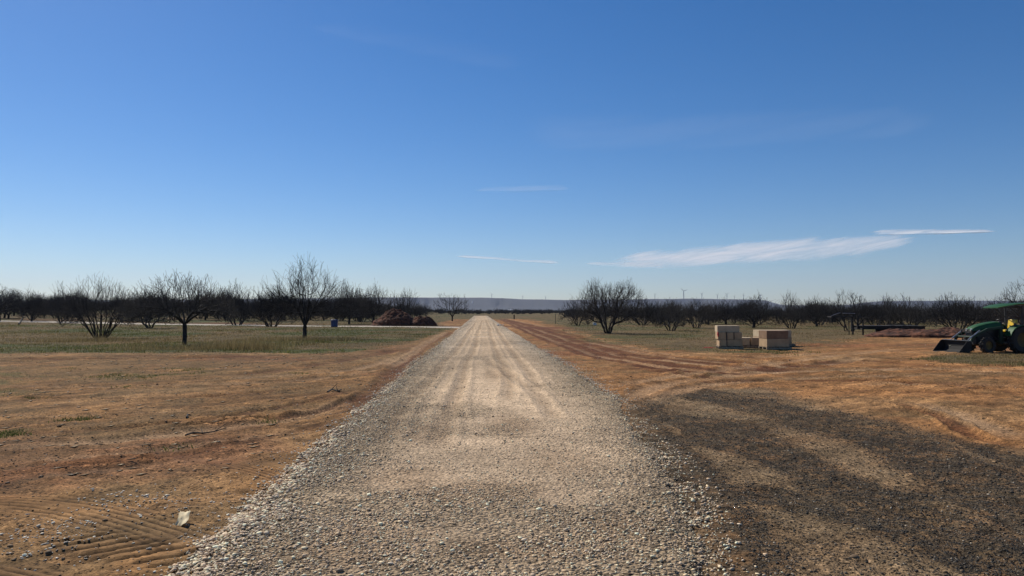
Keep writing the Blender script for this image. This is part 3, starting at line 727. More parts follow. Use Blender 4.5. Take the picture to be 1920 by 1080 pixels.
# prototypes for the rows behind; each is also the first standing copy
protos = []
for i in range(10):
    a = [fan(6, .2, .6, .9), forked(.6, 4, .5, 1.5), fan(8, .3, .7, 1.0), forked(.45, 5, .6, 1.3), fan(4, .15, .5, .9)][i % 5]
    N, par, r, ns0 = grow(seed=40+i, rx=1.6+.12*(i % 4), ry=1.6, ztop=3.5+.25*(i % 3), zlow=.3, natt=700, starts=a, step=.2, kill=.24, up=.6, shape='vase', spur=.65, tw=(.4, 1.1), tip=.0094)
    big = (r >= .045) | (np.arange(len(r)) < ns0); tv, tf = tubes(N, par, r, big); cv, cf = tubes(N, par, r, ~big)
    protos.append([tv, tf, cv, cf, None, None, (N, par, r)])
def row_tree(k, loc, rz, sc, label, group, cat='tree'):
    p = protos[k]; root = empty('bare_tree', loc, rz); root.scale = sc; tag(root, label, cat, group)
    if p[4] is None:
        a = mesh_np('trunk', p[0], p[1], M['bark'], root); b = mesh_np('crown', p[2], p[3], M['twig'], root); p[4], p[5] = a, b
    else:
        for s in (p[4], p[5]): c_ = s.copy(); COL.objects.link(c_); c_.parent = root
    return root
# trees one can tell apart in the photograph: column, depth, top row, half width px, label
def named(u, dep, vtop, hw, label):
    loc = place(u, dep); h = (H-loc[2])+(HOR-vtop)*dep/F; k = random.randrange(10); ph = 3.5+.25*(k % 3)
    w = hw*dep/F/1.75
    row_tree(k, loc, random.uniform(0, 6.28), (w, w, h/ph*.96), label, 'bare trees one can tell apart along the field edge')
for a in [(280, 75, 535, 42, 'bare tree just behind the short trunked tree with its crown to the left'),
          (445, 92, 536, 38, 'dark bare tree between the short trunked tree and the tallest one'),
          (510, 84, 548, 38, 'low dark bare tree partly hidden by the left side of the tallest crown'),
          (655, 98, 532, 30, 'bare tree just right of the tallest tree above the blue bin'),
          (700, 105, 536, 34, 'bare tree behind the left slope of the red soil heap'),
          (758, 112, 545, 26, 'last bare tree of the left row behind the right slope of the soil heap'),
          (115, 105, 540, 26, 'thin bare tree between the left edge tree and the many stemmed bush'),
          (60, 110, 545, 24, 'small thin bare tree beside the tree at the left edge'),
          (1205, 92, 562, 34, 'low bare tree just right of the large tree by the road'),
          (1258, 66, 562, 34, 'low bare tree with spreading stems in short grass left of the block stacks'),
          (1305, 76, 561, 30, 'bare tree standing left of the strapped block stack'),
          (1413, 77, 556, 40, 'dark bushy bare tree directly behind the block stacks'),
          (1360, 98, 562, 34, 'bare tree behind the strapped block stack'),
          (1483, 74, 553, 26, 'thin pale bare tree rising above its neighbours right of the block stacks'),
          (1530, 84, 560, 32, 'bare tree left of the tall tree behind the trailer'),
          (1640, 84, 572, 26, 'low bare tree behind the middle of the trailer'),
          (1705, 70, 560, 34, 'bare tree at the right end of the trailer before the hill'),
          (1860, 74, 566, 30, 'bare tree seen under the front of the tractor canopy')]:
    named(*a)
# the dense rows further back
def fill(n, u0, u1, d0, d1, label, group, hs, power=1.0):
    used = []
    tries = 0
    while len(used) < n and tries < 6000:
        tries += 1; dep = d0*(d1/d0)**(random.random()**power); u = random.uniform(u0, u1); x_, y_ = AT(u, dep)
        if any((x_-a)**2+(y_-b)**2 < 2.7**2 for a, b in used): continue
        used.append((x_, y_)); s = random.uniform(*hs)*(.9+.1*math.sin(u*.05))
        row_tree(random.randrange(10), (x_, y_, zat(x_, y_)), random.uniform(0, 6.28), (s*1.2, s*1.2, s), label, group)
fill(104, -60, 700, 108, 205, 'dark bare tree in the dense rows beyond the side road on the left', 'bare trees massed beyond the side road', (1.0, 1.24))
fill(32, 640, 800, 150, 270, 'dark bare tree in the thinning rows behind the red soil heap', 'bare trees behind the soil heap', (.85, 1.15))
fill(118, 1180, 1980, 86, 190, 'dark bare tree in the dense rows beyond the field on the right', 'bare trees massed beyond the right field', (.72, .96))
fill(16, 1070, 1200, 130, 230, 'dark bare tree in the rows behind the large tree right of the road', 'bare trees behind the large roadside tree', (.8, 1.0))

# far woodland, one mass reaching to the foot of the hills
def lowseg(k):
    N, par, r = protos[k][6]; sel = (r > .021); r2 = r*1.9; return tubes(N, par, r2, sel)
low = [lowseg(k) for k in (0, 3, 6)]; parts = []
def far_mass(n, u0, u1, d0, d1, s0, s1):
    for _ in range(n):
        dep = d0*(d1/d0)**random.random(); u = random.uniform(u0, u1); x_, y_ = AT(u, dep); v, f = low[random.randrange(3)]
        a = random.uniform(0, 6.28); s = random.uniform(s0, s1); R = np.array([[math.cos(a), -math.sin(a), 0], [math.sin(a), math.cos(a), 0], [0, 0, 1]])
        parts.append(((v*np.array([1.5, 1.5, 1])*s)@R.T+np.array([x_, y_, zat(x_, y_)]), f, np.zeros((len(v), 3))))
far_mass(620, -500, 760, 205, 420, 1.0, 1.25); far_mass(950, 1060, 2500, 190, 420, .68, .9); far_mass(520, 720, 1300, 360, 900, .7, 1.15); far_mass(300, -300, 2300, 420, 1000, .8, 1.2)
V, Fs, C = join(parts); o = mesh_np('woodland', V, Fs, M['twig']); tag(o, 'far dark bare woodland reaching across the plain to the hills', 'woodland', kind='stuff')

# ------------------------------------------------------------------ hills (flat topped mesa) and turbines
prof = [(-900, 566), (-200, 566), (300, 562), (600, 559), (700, 557.5), (905, 558), (940, 559), (975, 561), (1060, 562.5), (1200, 561), (1300, 560), (1400, 561.5), (1436, 563), (1448, 567), (1466, 571.5), (1500, 572.5), (1560, 572.5), (1600, 571), (1622, 567), (1650, 564.5), (1800, 563.5), (1960, 564.5), (2400, 565), (2900, 568)]
HD = 7000.0
us = np.linspace(-900, 2900, 760); tv = np.interp(us, [p[0] for p in prof], [p[1] for p in prof])+(fbm(us/30, us*0, 9, 3)-.5)*.7
ht = (HOR-tv)*HD/F+H
rows = [(-1500, -.02), (-900, .06), (-450, .22), (-220, .5), (-90, .86), (-30, .985), (60, 1.0), (1200, 1.0), (2400, .9)]
V = []
for dy, k in rows:
    for i, u in enumerate(us):
        cut = (fbm(np.array([u/26.]), np.array([dy/900.+3]), 44, 4)[0]-.5)
        dep = HD+dy+cut*700*(1-abs(2*min(max(k, 0), 1)-1))+(400*math.sin(u/170)+250*math.sin(u/63))*.5
        # keep the projected height of the rim by scaling height with its depth
        x_, y_ = AT(u, dep); V.append((x_, y_, ht[i]*k*(dep/HD if k > .9 else 1)+(cut*14 if .05 < k < .9 else 0)))
n = len(us); i = np.arange(len(rows)-1)[:, None]*n; j = np.arange(n-1)[None, :]
q = np.stack([i+j, i+j+1, i+n+j+1, i+n+j], -1).reshape(-1, 4)
o = mesh_np('hills', np.array(V), q, M['hill'], smooth=True); tag(o, kind='structure')

def turbine(label):
    t = empty('wind_turbine'); tag(t, label, 'wind turbine', 'wind turbines along the hill top')
    MB().cyl((0, 0, 0), (0, 0, 80), 4.4, 3.2, 14).build('tower', M['turbine'], t)
    MB().box((0, 1.5, 81.5), (4, 11, 4)).build('nacelle', M['turbine'], t, bevel=.5)
    MB().cyl((0, -4, 81.5), (0, -6.5, 81.5), 1.9, 1.0, 12).build('hub', M['turbine'], t)
    bl = MB(); bl.loft([[(a*w, -5.2+b*.35*w, z_) for a, b in ((-.5, 0), (0, 1), (.5, 0), (0, -1))] for z_, w in ((0, 3), (6, 5.2), (20, 4.2), (34, 3.0), (44, 1.2))])
    b0 = bl.build('blade', M['turbine'], t); b0.location = (0, 0, 81.5)
    for k in (1, 2):
        b = b0.copy(); COL.objects.link(b); b.parent = t; b.rotation_euler = (0, k*2*math.pi/3, 0)
    return t
TB = [(922, 549, 'wind turbine above the left part of the hill just right of the road end'), (980, 553, 'second wind turbine right of the road end on the hill'), (1023, 554, 'third wind turbine right of the road end left of the large tree'),
      (1228, 549, 'first wind turbine right of the large roadside tree'), (1256, 555, 'very small faint wind turbine left of the tallest one'), (1282, 540, 'tallest wind turbine on the hill top left of the block stacks'), (1316, 547, 'wind turbine next right of the tallest one'),
      (1345, 550, 'wind turbine directly above the strapped block stack'), (1363, 548, 'slim wind turbine just right of the one above the strapped stack'), (1377, 553, 'shorter wind turbine between two taller ones behind the stacks'), (1394, 549, 'wind turbine above the gap between the two block stacks'), (1426, 550, 'wind turbine standing near the right end of the mesa'),
      (1657, 552, 'wind turbine above the middle of the black trailer'), (1694, 553, 'wind turbine above the right end of the black trailer'), (1765, 551, 'wind turbine left of the dense bush by the tractor'), (1827, 553, 'wind turbine above the dense bush by the tractor'), (1875, 556, 'wind turbine just above the tractor canopy')]
t0 = None
for k, (u, vt, lab) in enumerate(TB):
    t = turbine(lab) if t0 is None else copy_tree(t0); t0 = t0 or t; t['label'] = lab
    dep = HD+500+random.uniform(0, 500); vb = np.interp(u, us, tv); base = (HOR-vb)*dep/F+H
    x_, y_ = AT(u, dep); s = ((vb-vt)*dep/F+3)/112; t.location = (x_, y_, base-3); t.scale = (s, s, s)
    t.rotation_euler = (0, 0, random.uniform(-.5, .5)); ph = random.uniform(0, 2)
    for m_, b in enumerate([c_ for c_ in t.children if c_.name.startswith('blade')]): b.rotation_euler = (0, ph+m_*2*math.pi/3, 0)

# ------------------------------------------------------------------ soil heaps
def heap(u, v, w, dpt, h, label, seed, name='soil_heap'):
    x0, y0 = G(u, v); y0 += dpt*.4; n = 150
    a = np.linspace(-1, 1, n); X, Y = np.meshgrid(a, a); R = np.hypot(X, Y)
    pk = fbm(X*1.8+seed, Y*1.8, seed, 3); zz = np.clip(1.25-R**1.6*1.25, 0, 1)**.8*(.6+.65*pk)+(fbm(X*9, Y*9, seed+3, 6)-.5)*.4*np.clip(1.1-R, 0, 1)*(R < 1)
    z_ = zz*h-.12*(R > .9)-.03; V = np.stack([X.ravel()*w/2, Y.ravel()*dpt/2, z_.ravel()], 1)
    i = np.arange(n-1)[:, None]*n; j = np.arange(n-1)[None, :]; q = np.stack([i+j, i+j+1, i+n+j+1, i+n+j], -1).reshape(-1, 4)
    o = mesh_np(name, V, q, M['soilpile'], smooth=False); o.location = (x0, y0, zat(x0, y0)); return tag(o, label, 'soil heap')
heap(738, 611, 5.9, 4.2, 1.85, 'large heap of dark red soil behind the side road left of the gravel road', 1)
heap(790, 611, 3.9, 2.6, 1.15, 'smaller dark soil heap at the right foot of the large red one', 2)
heap(1710, 633, 5.5, 3, .5, 'low mound of turned red soil behind the right end of the trailer', 3)
heap(1785, 634, 5, 3, .6, 'red soil mound between the trailer end and the tractor bucket', 4)

# ------------------------------------------------------------------ tan blocks on pallets
GRP = 'tan blocks stacked on pallets in the right field'
def block(u, dep, du, dz, dd, z0, mat, label, rz=0, lift=0):
    """u = centre column, du width in metres"""
    x_, y_ = AT(u, dep); m = MB(); nx_, ny_ = 7, 5
    m.box((0, 0, dz/2), (du, dd, dz)); o = m.build('tan_block', M[mat], bevel=.012)
    o.location = (x_, y_, z0+zat(x_, y_)); o.rotation_euler = (0, 0, rz-YAW); return tag(o, label, 'block', GRP)
def pallet(u, dep, w, d_, label, rz=0):
    x_, y_ = AT(u, dep); p = empty('pallet', (x_, y_, zat(x_, y_)+.01), rz-YAW); tag(p, label, 'pallet')
    for yy_ in (-d_/2+.05, 0, d_/2-.05): MB().box((0, yy_, .05), (w, .09, .095)).build('stringer', M['pallet'], p, .004)
    n_ = max(5, int(w/.2))
    for i_ in range(n_): MB().box((-w/2+.06+i_*(w-.12)/(n_-1), 0, .11), (.11, d_, .022)).build('deck_board', M['pallet'], p, .003)
    return p
R1 = -.14
pallet(1367, 34.9, 1.12, 1.0, 'pallet beneath the strapped stack of tan blocks at left', R1)
def at_local(u, dep, rz, lx, ly):
    x_, y_ = AT(u, dep); a = rz-YAW; return (x_+lx*math.cos(a)-ly*math.sin(a), y_+lx*math.sin(a)+ly*math.cos(a))
def lblock(u, dep, rz, lx, ly, w, d_, h_, z0, mat, label, cat='block'):
    o = MB().box((0, 0, h_/2), (w, d_, h_)).build('tan_block', M[mat], bevel=.012); x_, y_ = at_local(u, dep, rz, lx, ly)
    o.location = (x_, y_, zat(x_, y_)+z0); o.rotation_euler = (0, 0, rz-YAW); return tag(o, label, cat, GRP)
S1 = (1367, 34.9, R1)
lblock(*S1, -.36, 0, .33, .95, .31, .135, 'tan', 'small tan block at the left of the bottom layer of the strapped stack')
lblock(*S1, .17, 0, .70, .95, .31, .135, 'tan', 'long tan block at the right of the bottom layer of the strapped stack')
for i_, (lx, w, nm) in enumerate(((-.405, .36, 'left'), (-.035, .35, 'middle'), (.325, .345, 'right'))):
    lblock(*S1, lx, .0, w, .95, .33, .45, 'tan', f'tan block at the {nm} of the middle layer of the strapped stack')
lblock(*S1, -.10, .05, 1.0, .9, .30, .785, 'cream', 'long pale tan block lying on top of the strapped stack')
for lx, z0, z1, nm in ((-.185, .12, .79, 'tall black strap round the two lower layers of the stack'), (.135, .45, .79, 'short black strap round the middle layer of the stack')):
    x_, y_ = at_local(*S1, lx, 0); s = MB()
    s.box((0, -.487, (z0+z1)/2), (.035, .006, z1-z0)); s.box((0, .487, (z0+z1)/2), (.035, .006, z1-z0)); o = s.build('strap', M['strap'])
    o.location = (x_, y_, zat(x_, y_)); o.rotation_euler = (0, 0, R1-YAW); tag(o, nm, 'strap')
x_, y_ = at_local(*S1, -.585, -.46); o = MB()
o.v = []; o.box((0, 0, .72), (.09, .10, .14), top=(.5, .6)); o.box((.0, -.02, .62), (.05, .09, .1)); o = o.build('tape_bundle', M['red'], bevel=.02)
o.location = (x_, y_, zat(x_, y_)); tag(o, 'crumpled red tape stuck on the left corner of the strapped stack', 'tape')
s = MB()
for k in range(14):
    s.box((random.uniform(-.45, .2), random.uniform(-.3, .25), .03+random.uniform(0, .03)), (random.uniform(.08, .2), random.uniform(.03, .07), .012), rot=Matrix.Rotation(random.uniform(0, 3), 3, 'Z').to_euler())
x_, y_ = G(1334, 653); o = s.build('torn_tape', M['red']); o.location = (x_, y_, zat(x_, y_)+.01); tag(o, 'torn red tape lying on the ground left of the strapped stack', 'tape')
# the middle row, low blocks on long boards, running back to front
R2 = -.42
pallet(1422, 36.0, 2.3, .9, 'long pallet under the low blocks between the two stacks', R2)
S2 = (1422, 36.0, R2)
lblock(*S2, -.62, .0, .48, .8, .36, .135, 'cream', 'low cream block nearest the strapped stack on the long pallet')
lblock(*S2, -.08, -.05, .42, .7, .36, .135, 'tan', 'low tan block in the middle of the long pallet')
lblock(*S2, .40, -.05, .36, .7, .30, .135, 'brown', 'low darker block at the right end of the long pallet')
lblock(1392, 37.0, R1, 0, 0, .42, .9, .46, .01, 'brown', 'block in shade just behind the right side of the strapped stack')
pallet(1452, 34.0, 1.15, 1.0, 'pallet beneath the two layer stack of tan blocks at right', .05)
S3 = (1450, 34.0, .05)
lblock(*S3, 0, 0, 1.02, .95, .36, .135, 'tan', 'wide tan block at the bottom of the right stack')
lblock(*S3, -.02, 0, 1.0, .95, .36, .5, 'brown', 'brown block lying on the wide tan block of the right stack')
pallet(1452, 37.3, 1.7, 1.0, 'pallet behind the right stack of blocks', .05)
lblock(1447, 37.3, .05, 0, 0, 1.62, .9, .34, .135, 'tan', 'long tan block at the bottom behind the right stack')
lblock(1447, 37.3, .05, 0, 0, 1.6, .9, .34, .48, 'cream', 'long pale block on top behind the right stack')

# ------------------------------------------------------------------ tractor with front loader
def make_tractor():
    dep = 31.6; x_, y_ = AT(1890, dep); T = empty('tractor', (x_, y_, zat(x_, y_)), math.pi-YAW+math.radians(6)); T.scale = (.88, 1, .96)
    tag(T, 'green tractor with yellow seat, canopy and front loader bucket lowered to the ground', 'tractor')
    def wheel(cx, cy, r, w, nl, rim_r):
        q = MB().lathe([(rim_r, -w/2), (r*.9, -w/2), (r*.97, -w*.36), (r, -w*.15), (r, w*.15), (r*.97, w*.36), (r*.9, w/2), (rim_r, w/2)], (cx, cy, r), 28, False)
        for k in range(nl):
            for sd in (-1, 1):
                a = 2*math.pi*(k+.5*(sd > 0))/nl; R_ = Matrix.Rotation(-a, 3, 'Y')@Matrix.Rotation(sd*.7, 3, 'X'); c_ = Vector((0, sd*w*.22, r*1.0)); c_.rotate(Matrix.Rotation(-a, 3, 'Y'))
                q.box((cx+c_.x, cy+c_.y, r+c_.z), (.045, w*.55, .05), rot=(Matrix.Rotation(-a, 3, 'Y')@Matrix.Rotation(sd*.6, 3, 'Z')).to_euler())
        wh = empty('wheel'); wh.parent = T
        q.build('tyre', M['rubber'], wh, smooth=False)
        sg = 1 if cy > 0 else -1
        MB().lathe([(rim_r*1.01, -w*.3), (rim_r*1.01, w*.3), (rim_r*.55, w*.18*sg+.001), (.05, w*.2*sg+.002)] if sg > 0 else [(.05, w*.2*sg-.002), (rim_r*.55, w*.18*sg-.001), (rim_r*1.01, -w*.3), (rim_r*1.01, w*.3)], (cx, cy, r)).build('rim', M['rim'], wh, smooth=True)
    for s in (-1, 1): wheel(0, s*.62, .58, .36, 18, .32); wheel(1.62, s*.55, .34, .22, 14, .19)
    # chassis, engine, axles
    c = MB(); c.box((.9, 0, .52), (1.9, .34, .3)); c.box((.0, 0, .62), (.7, .45, .4)); c.cyl((1.62, -.45, .36), (1.62, .45, .36), .07); c.cyl((0, -.5, .58), (0, .5, .58), .12); c.build('chassis', M['black'], T, .02)
    c = MB(); c.box((1.3, 0, .86), (1.1, .42, .42)); c.build('engine', M['black'], T, .02)
    # hood: lofted, sloping forward
    rings = []
    for xx_, zt, hw, zb in ((.66, 1.36, .27, 1.02), (.9, 1.355, .275, 1.0), (1.3, 1.30, .27, .98), (1.7, 1.215, .255, .96), (1.95, 1.13, .235, .95), (2.06, 1.05, .20, .95)):
        rings.append([(xx_, -hw, zb), (xx_, -hw, zt-.10), (xx_, -hw*.86, zt-.03), (xx_, -hw*.5, zt), (xx_, hw*.5, zt), (xx_, hw*.86, zt-.03), (xx_, hw, zt-.10), (xx_, hw, zb)])
    MB().loft(rings).build('hood', M['green'], T, smooth=True)
    for s in (-1, 1): MB().box((1.35, s*.262, .92), (1.15, .012, .13)).build('side_panel', M['black'], T)
    g_ = MB().box((2.045, 0, .80), (.06, .42, .34)).build('grille', M['black'], T, .015)
    for s in (-1, 1): h_ = MB().cyl((2.04, s*.13, 1.0), (2.10, s*.13, .995), .052, .045, 16).build('headlight', M['lens'], T)
    MB().box((2.09, 0, .88), (.02, .22, .025)).build('front_badge', M['steel'], T)
    # loader
    for s in (-1, 1):
        a = MB(); P_ = [(.72, s*.44, 1.12), (1.55, s*.46, 1.02), (2.25, s*.47, .72), (2.62, s*.48, .25)]
        for p0, p1 in zip(P_[:-1], P_[1:]):
            p0, p1 = Vector(p0), Vector(p1); m_ = (p0+p1)/2; an = math.atan2(p1.z-p0.z, p1.x-p0.x)
            a.box(m_, ((p1-p0).length+.05, .07, .11), rot=Matrix.Rotation(-an, 3, 'Y').to_euler())
        a.build('loader_arm', M['shadegreen'], T, .008)
        m_ = MB().box((.82, s*.44, .78), (.16, .08, .72)).box((.82, s*.33, .5), (.2, .3, .12)).build('loader_mast', M['shadegreen'], T, .008)
        MB().cyl((.95, s*.44, .55), (1.45, s*.46, .86), .035).cyl((1.45, s*.46, .86), (1.6, s*.46, .95), .02).build('hydraulic_cylinder', M['darksteel'], T)
        MB().cyl((1.95, s*.5, .98), (2.5, s*.5, .62), .03).cyl((2.5, s*.5, .62), (2.66, s*.5, .5), .018).build('bucket_cylinder', M['steel'], T)
    MB().cyl((2.25, -.46, .7), (2.25, .46, .7), .035).build('cross_tube', M['shadegreen'], T)
    gd = MB().tube([(2.14, -.3, .45), (2.2, -.3, 1.0), (2.2, .3, 1.0), (2.14, .3, .45)], .02)
    for zz_ in (.6, .75, .9): gd.cyl((2.17, -.3, zz_), (2.17, .3, zz_), .012)
    gd.build('grille_guard', M['darksteel'], T)
    # bucket: back, floor, sides
    prof_ = [(2.66, .54), (2.62, .28), (2.66, .12), (2.78, .04), (3.32, .02)]
    inner = [(p[0]+.0, p[1]) for p in prof_]; bk = MB(); W2 = .79
    pts_o = prof_; pts_i = [(2.69, .54), (2.65, .28), (2.69, .14), (2.8, .065), (3.32, .035)]
    bk.prism(pts_o+pts_i[::-1], -W2, W2)
    for s in (-1, 1): bk.prism([(2.66, .54), (2.62, .28), (2.66, .12), (2.78, .04), (3.32, .02), (3.2, .16), (2.86, .54)], s*W2, s*(W2+.015))
    B_ = bk.build('bucket', M['darksteel'], T)
    MB().box((2.72, 0, .55), (.16, 2*W2, .02)).build('bucket_top_edge', M['steel'], B_)
    MB().box((3.36, 0, .022), (.14, 2*W2, .016)).build('cutting_edge', M['steel'], B_)
    # operator station
    MB().box((.42, 0, .66), (.75, .95, .04)).box((.42, 0, .56), (.6, .7, .16)).build('floor_deck', M['black'], T, .01)
    MB().box((.62, 0, 1.06), (.16, .46, .62)).build('dashboard', M['black'], T, .03)
    sw = MB(); cN = 20; sc_ = Vector((.42, 0, 1.36)); ax = Matrix.Rotation(-.5, 3, 'Y'); pts_ = []
    for i_ in range(cN+1): p = Vector((math.cos(2*math.pi*i_/cN)*.18, math.sin(2*math.pi*i_/cN)*.18, 0)); p.rotate(ax); pts_.append(sc_+p)
    sw.tube(pts_, .014, 6); sw.cyl(sc_, (.58, 0, 1.2), .02); sw.build('steering_wheel', M['black'], T)
    st_ = MB().loft([[(x0, -.24, z0), (x0, .24, z0), (x1, .24, z1), (x1, -.24, z1)] for x0, z0, x1, z1 in ((.25, .92, .25, .98), (-.12, .90, -.12, .97))]).box((.06, 0, .95), (.42, .46, .1)).box((-.2, 0, 1.2), (.1, .44, .5), rot=Matrix.Rotation(-.16, 3, 'Y').to_euler()).build('seat', M['yellow'], T, .035)
    MB().box((0, 0, .84), (.34, .36, .14)).build('seat_base', M['black'], st_)
    for s in (-1, 1):
        f_ = MB(); rg_ = []
        for k in range(9):
            a = math.radians(15+k*17); rg_.append([(math.cos(a)*.68, s*.42, .58+math.sin(a)*.66), (math.cos(a)*.68, s*.80, .58+math.sin(a)*.64), (math.cos(a)*.64, s*.80, .58+math.sin(a)*.60), (math.cos(a)*.64, s*.42, .58+math.sin(a)*.62)])
        f_.loft(rg_); f_.build('fender', M['green'], T, smooth=True)
        MB().box((-.28, s*.46, 1.38), (.07, .07, 1.3), rot=Matrix.Rotation(.03, 3, 'Y').to_euler()).build('rollover_post', M['black'], T, .01)
        MB().box((.25, s*.62, 1.235), (.14, .03, .12)).build('grab_handle', M['black'], T, .01)
        MB().cyl((.15, s*.40, .9), (.28, s*.38, 1.15), .012).cyl((.28, s*.38, 1.15), (.285, s*.38, 1.2), .025).build('lever', M['steel'], T)
    MB().box((-.27, 0, 2.0), (.07, 1.0, .07)).build('rollover_bar', M['black'], T, .01)
    # canopy, sloping up to the rear, with a curved front lip
    rings = []
    for xx_, zz_, hw, th_ in ((.93, 1.98, .44, .01), (.82, 2.01, .52, .02), (.5, 2.07, .58, .035), (0, 2.13, .6, .045), (-.6, 2.15, .6, .045), (-.8, 2.12, .55, .03)):
        rings.append([(xx_, -hw, zz_), (xx_, -hw*.9, zz_+th_*.6), (xx_, 0, zz_+th_), (xx_, hw*.9, zz_+th_*.6), (xx_, hw, zz_), (xx_, hw*.9, zz_-.03), (xx_, 0, zz_-.03), (xx_, -hw*.9, zz_-.03)])
    MB().loft(rings).build('canopy', M['green'], T, smooth=True)
    for s in (-1, 1): MB().tube([(.35, s*.45, 2.0), (.02, s*.46, 1.75), (-.26, s*.46, 1.55)], .02).build('canopy_brace', M['black'], T)
    # side lamps, hydraulic fittings, step
    MB().box((.5, .5, .98), (.26, .05, .05)).build('valve_block', M['steel'], T, .01)
    MB().cyl((.55, .5, .44), (.72, .5, .44), .05).build('filter', M['steel'], T)
    MB().box((.45, .56, .3), (.34, .14, .03)).box((.3, .6, .45), (.03, .03, .3)).box((.6, .6, .45), (.03, .03, .3)).build('step', M['black'], T, .005)
    MB().cyl((1.05, -.2, 1.3), (1.05, -.2, 1.36), .03).build('filler_cap', M['black'], T)
    # rear ballast box / implement
    MB().box((-.95, 0, .7), (.45, 1.2, .6), top=(1.1, 1.0)).box((-.68, 0, .75), (.2, .1, .1)).build('ballast_box', M['green'], T, .02)
    return T
make_tractor()

# ------------------------------------------------------------------ black gooseneck trailer
def make_trailer():
    x_, y_ = AT(1655, 54.5); T = empty('flatbed_trailer', (x_, y_, zat(x_, y_)), -YAW-.03); tag(T, 'long black gooseneck flatbed trailer parked before the trees on the right', 'trailer')
    s = MB()
    for sy in (-1, 1): s.box((.3, sy*1.0, .56), (4.4, .09, .2)); s.box((-2.05, sy*.5, .95), (.12, .1, .95)); s.box((-2.95, sy*.4, 1.36), (1.9, .07, .09))
    s.box((-1.9, 0, .5), (.12, 2.0, .15)); s.box((-3.85, 0, 1.36), (.08, .9, .09)); s.box((-2.5, 0, 1.32), (.08, .8, .06)); s.build('frame', M['darksteel'], T, .01)
    MB().box((.3, 0, .69), (4.5, 2.2, .05)).build('deck', M['darksteel'], T, .005)
    MB().cyl((-3.7, 0, 1.32), (-3.7, 0, .95), .08).build('coupler', M['darksteel'], T)
    for sx in (-2.45, -1.72): MB().box((sx, -.6, .45), (.09, .09, .9)).box((sx, -.6, .02), (.24, .24, .03)).build('landing_leg', M['darksteel'], T, .005)
    MB().tube([(-3.9, -.42, 1.44), (-3.4, -.42, 1.62), (-3.25, -.42, 1.64)], .02).tube([(-3.1, -.42, 1.62), (-2.2, -.42, 1.6)], .018).build('rail', M['steel'], T)
    for sy in (-1, 1):
        for sx in (.25, 1.05):
            w = MB().lathe([(.2, -.1), (.34, -.1), (.37, -.05), (.37, .05), (.34, .1), (.2, .1)], (sx, sy*1.0, .37), 20, False).build('wheel', M['rubber'], T)
            MB().lathe([(.2, -.06), (.2, .06)], (sx, sy*1.0, .37), 16).build('rim', M['darksteel'], w)
        MB().box((.65, sy*1.0, .8), (1.75, .26, .03)).build('mudguard', M['darksteel'], T, .005)
    return T
make_trailer()

# ------------------------------------------------------------------ blue bin, posts, litter, far buildings
x_, y_ = G(627, 613); B = empty('water_barrel', (x_, y_, zat(x_, y_))); tag(B, 'dark blue plastic bin standing by the side road left of the soil heap', 'bin')
MB().loft([[(r_*math.cos(a_), r_*.85*math.sin(a_), z_) for a_ in [2*math.pi*(i_+.5)/8 for i_ in range(8)]] for z_, r_ in ((0, .36), (.1, .38), (.45, .38), (.72, .41))]).build('body', M['blue'], B, .02)
MB().loft([[(r_*math.cos(a_), r_*.85*math.sin(a_), z_) for a_ in [2*math.pi*(i_+.5)/8 for i_ in range(8)]] for z_, r_ in ((.722, .44), (.78, .44), (.82, .3))]).build('lid', M['blue'], B, .01)
B.name = 'blue_bin'
def post(u, v, h_, r_, label, name='post', m='darksteel'):
    x_, y_ = G(u, v); o = MB().cyl((0, 0, -.1), (0, 0, h_), r_, r_*.9, 8).box((0, 0, h_-.04), (r_*2.6, r_*2.6, .06)).build(name, M[m]); o.location = (x_, y_, zat(x_, y_)); return tag(o, label, 'post')
post(1041.5, 607, 1.35, .035, 'thin dark post in the grass right of the road before the large tree')
post(964, 598, .95, .14, 'short thick dark post beside the far end of the gravel road', 'bollard')
post(1592, 628, 1.0, .035, 'thin post beside the landing legs of the trailer')
x_, y_ = G(1115, 610); o = MB().box((0, 0, .16), (.42, .3, .3), top=(.85, .8)).box((0, 0, .33), (.46, .34, .05)).build('cool_box', M['white'], bevel=.02); o.location = (x_, y_, zat(x_, y_)); tag(o, 'small white box on the grass left of the large roadside tree', 'box')
x_, y_ = G(934, 611); o = stones('stone', np.array([[x_+.3*i_, y_+.2*i_, .1] for i_ in range(3)]), np.array([.22, .16, .12]), np.full((3, 3), .5)); tag(o, 'pale lumps of rock at the right edge of the far road', 'rocks')

# crumpled card
n = 9; a = np.linspace(-.5, .5, n); X, Y = np.meshgrid(a, a); Z = (fbm(X*3+5, Y*3, 7, 3)-.5)*.05+.03+Y*.03
X2 = X*.085+(vnoise(Y*4, Y*0, 3)-.5)*.012; Y2 = Y*.19+(vnoise(X*5, X*0, 8)-.5)*.016
i = np.arange(n-1)[:, None]*n; j = np.arange(n-1)[None, :]; q = np.stack([i+j, i+j+1, i+n+j+1, i+n+j], -1).reshape(-1, 4)
gx, gy = G(344, 980); o = mesh_np('card_scrap', np.stack([X2.ravel(), Y2.ravel(), Z.ravel()], 1), q, M['card'], smooth=True)
zz = float(ground_data(np.array([gx]), np.array([gy]))[0][0]); o.location = (gx, gy, zz+.015); o.rotation_euler = (math.radians(8), 0, .15); tag(o, 'crumpled pale yellow card scrap on the bare soil left of the road', 'card scrap')

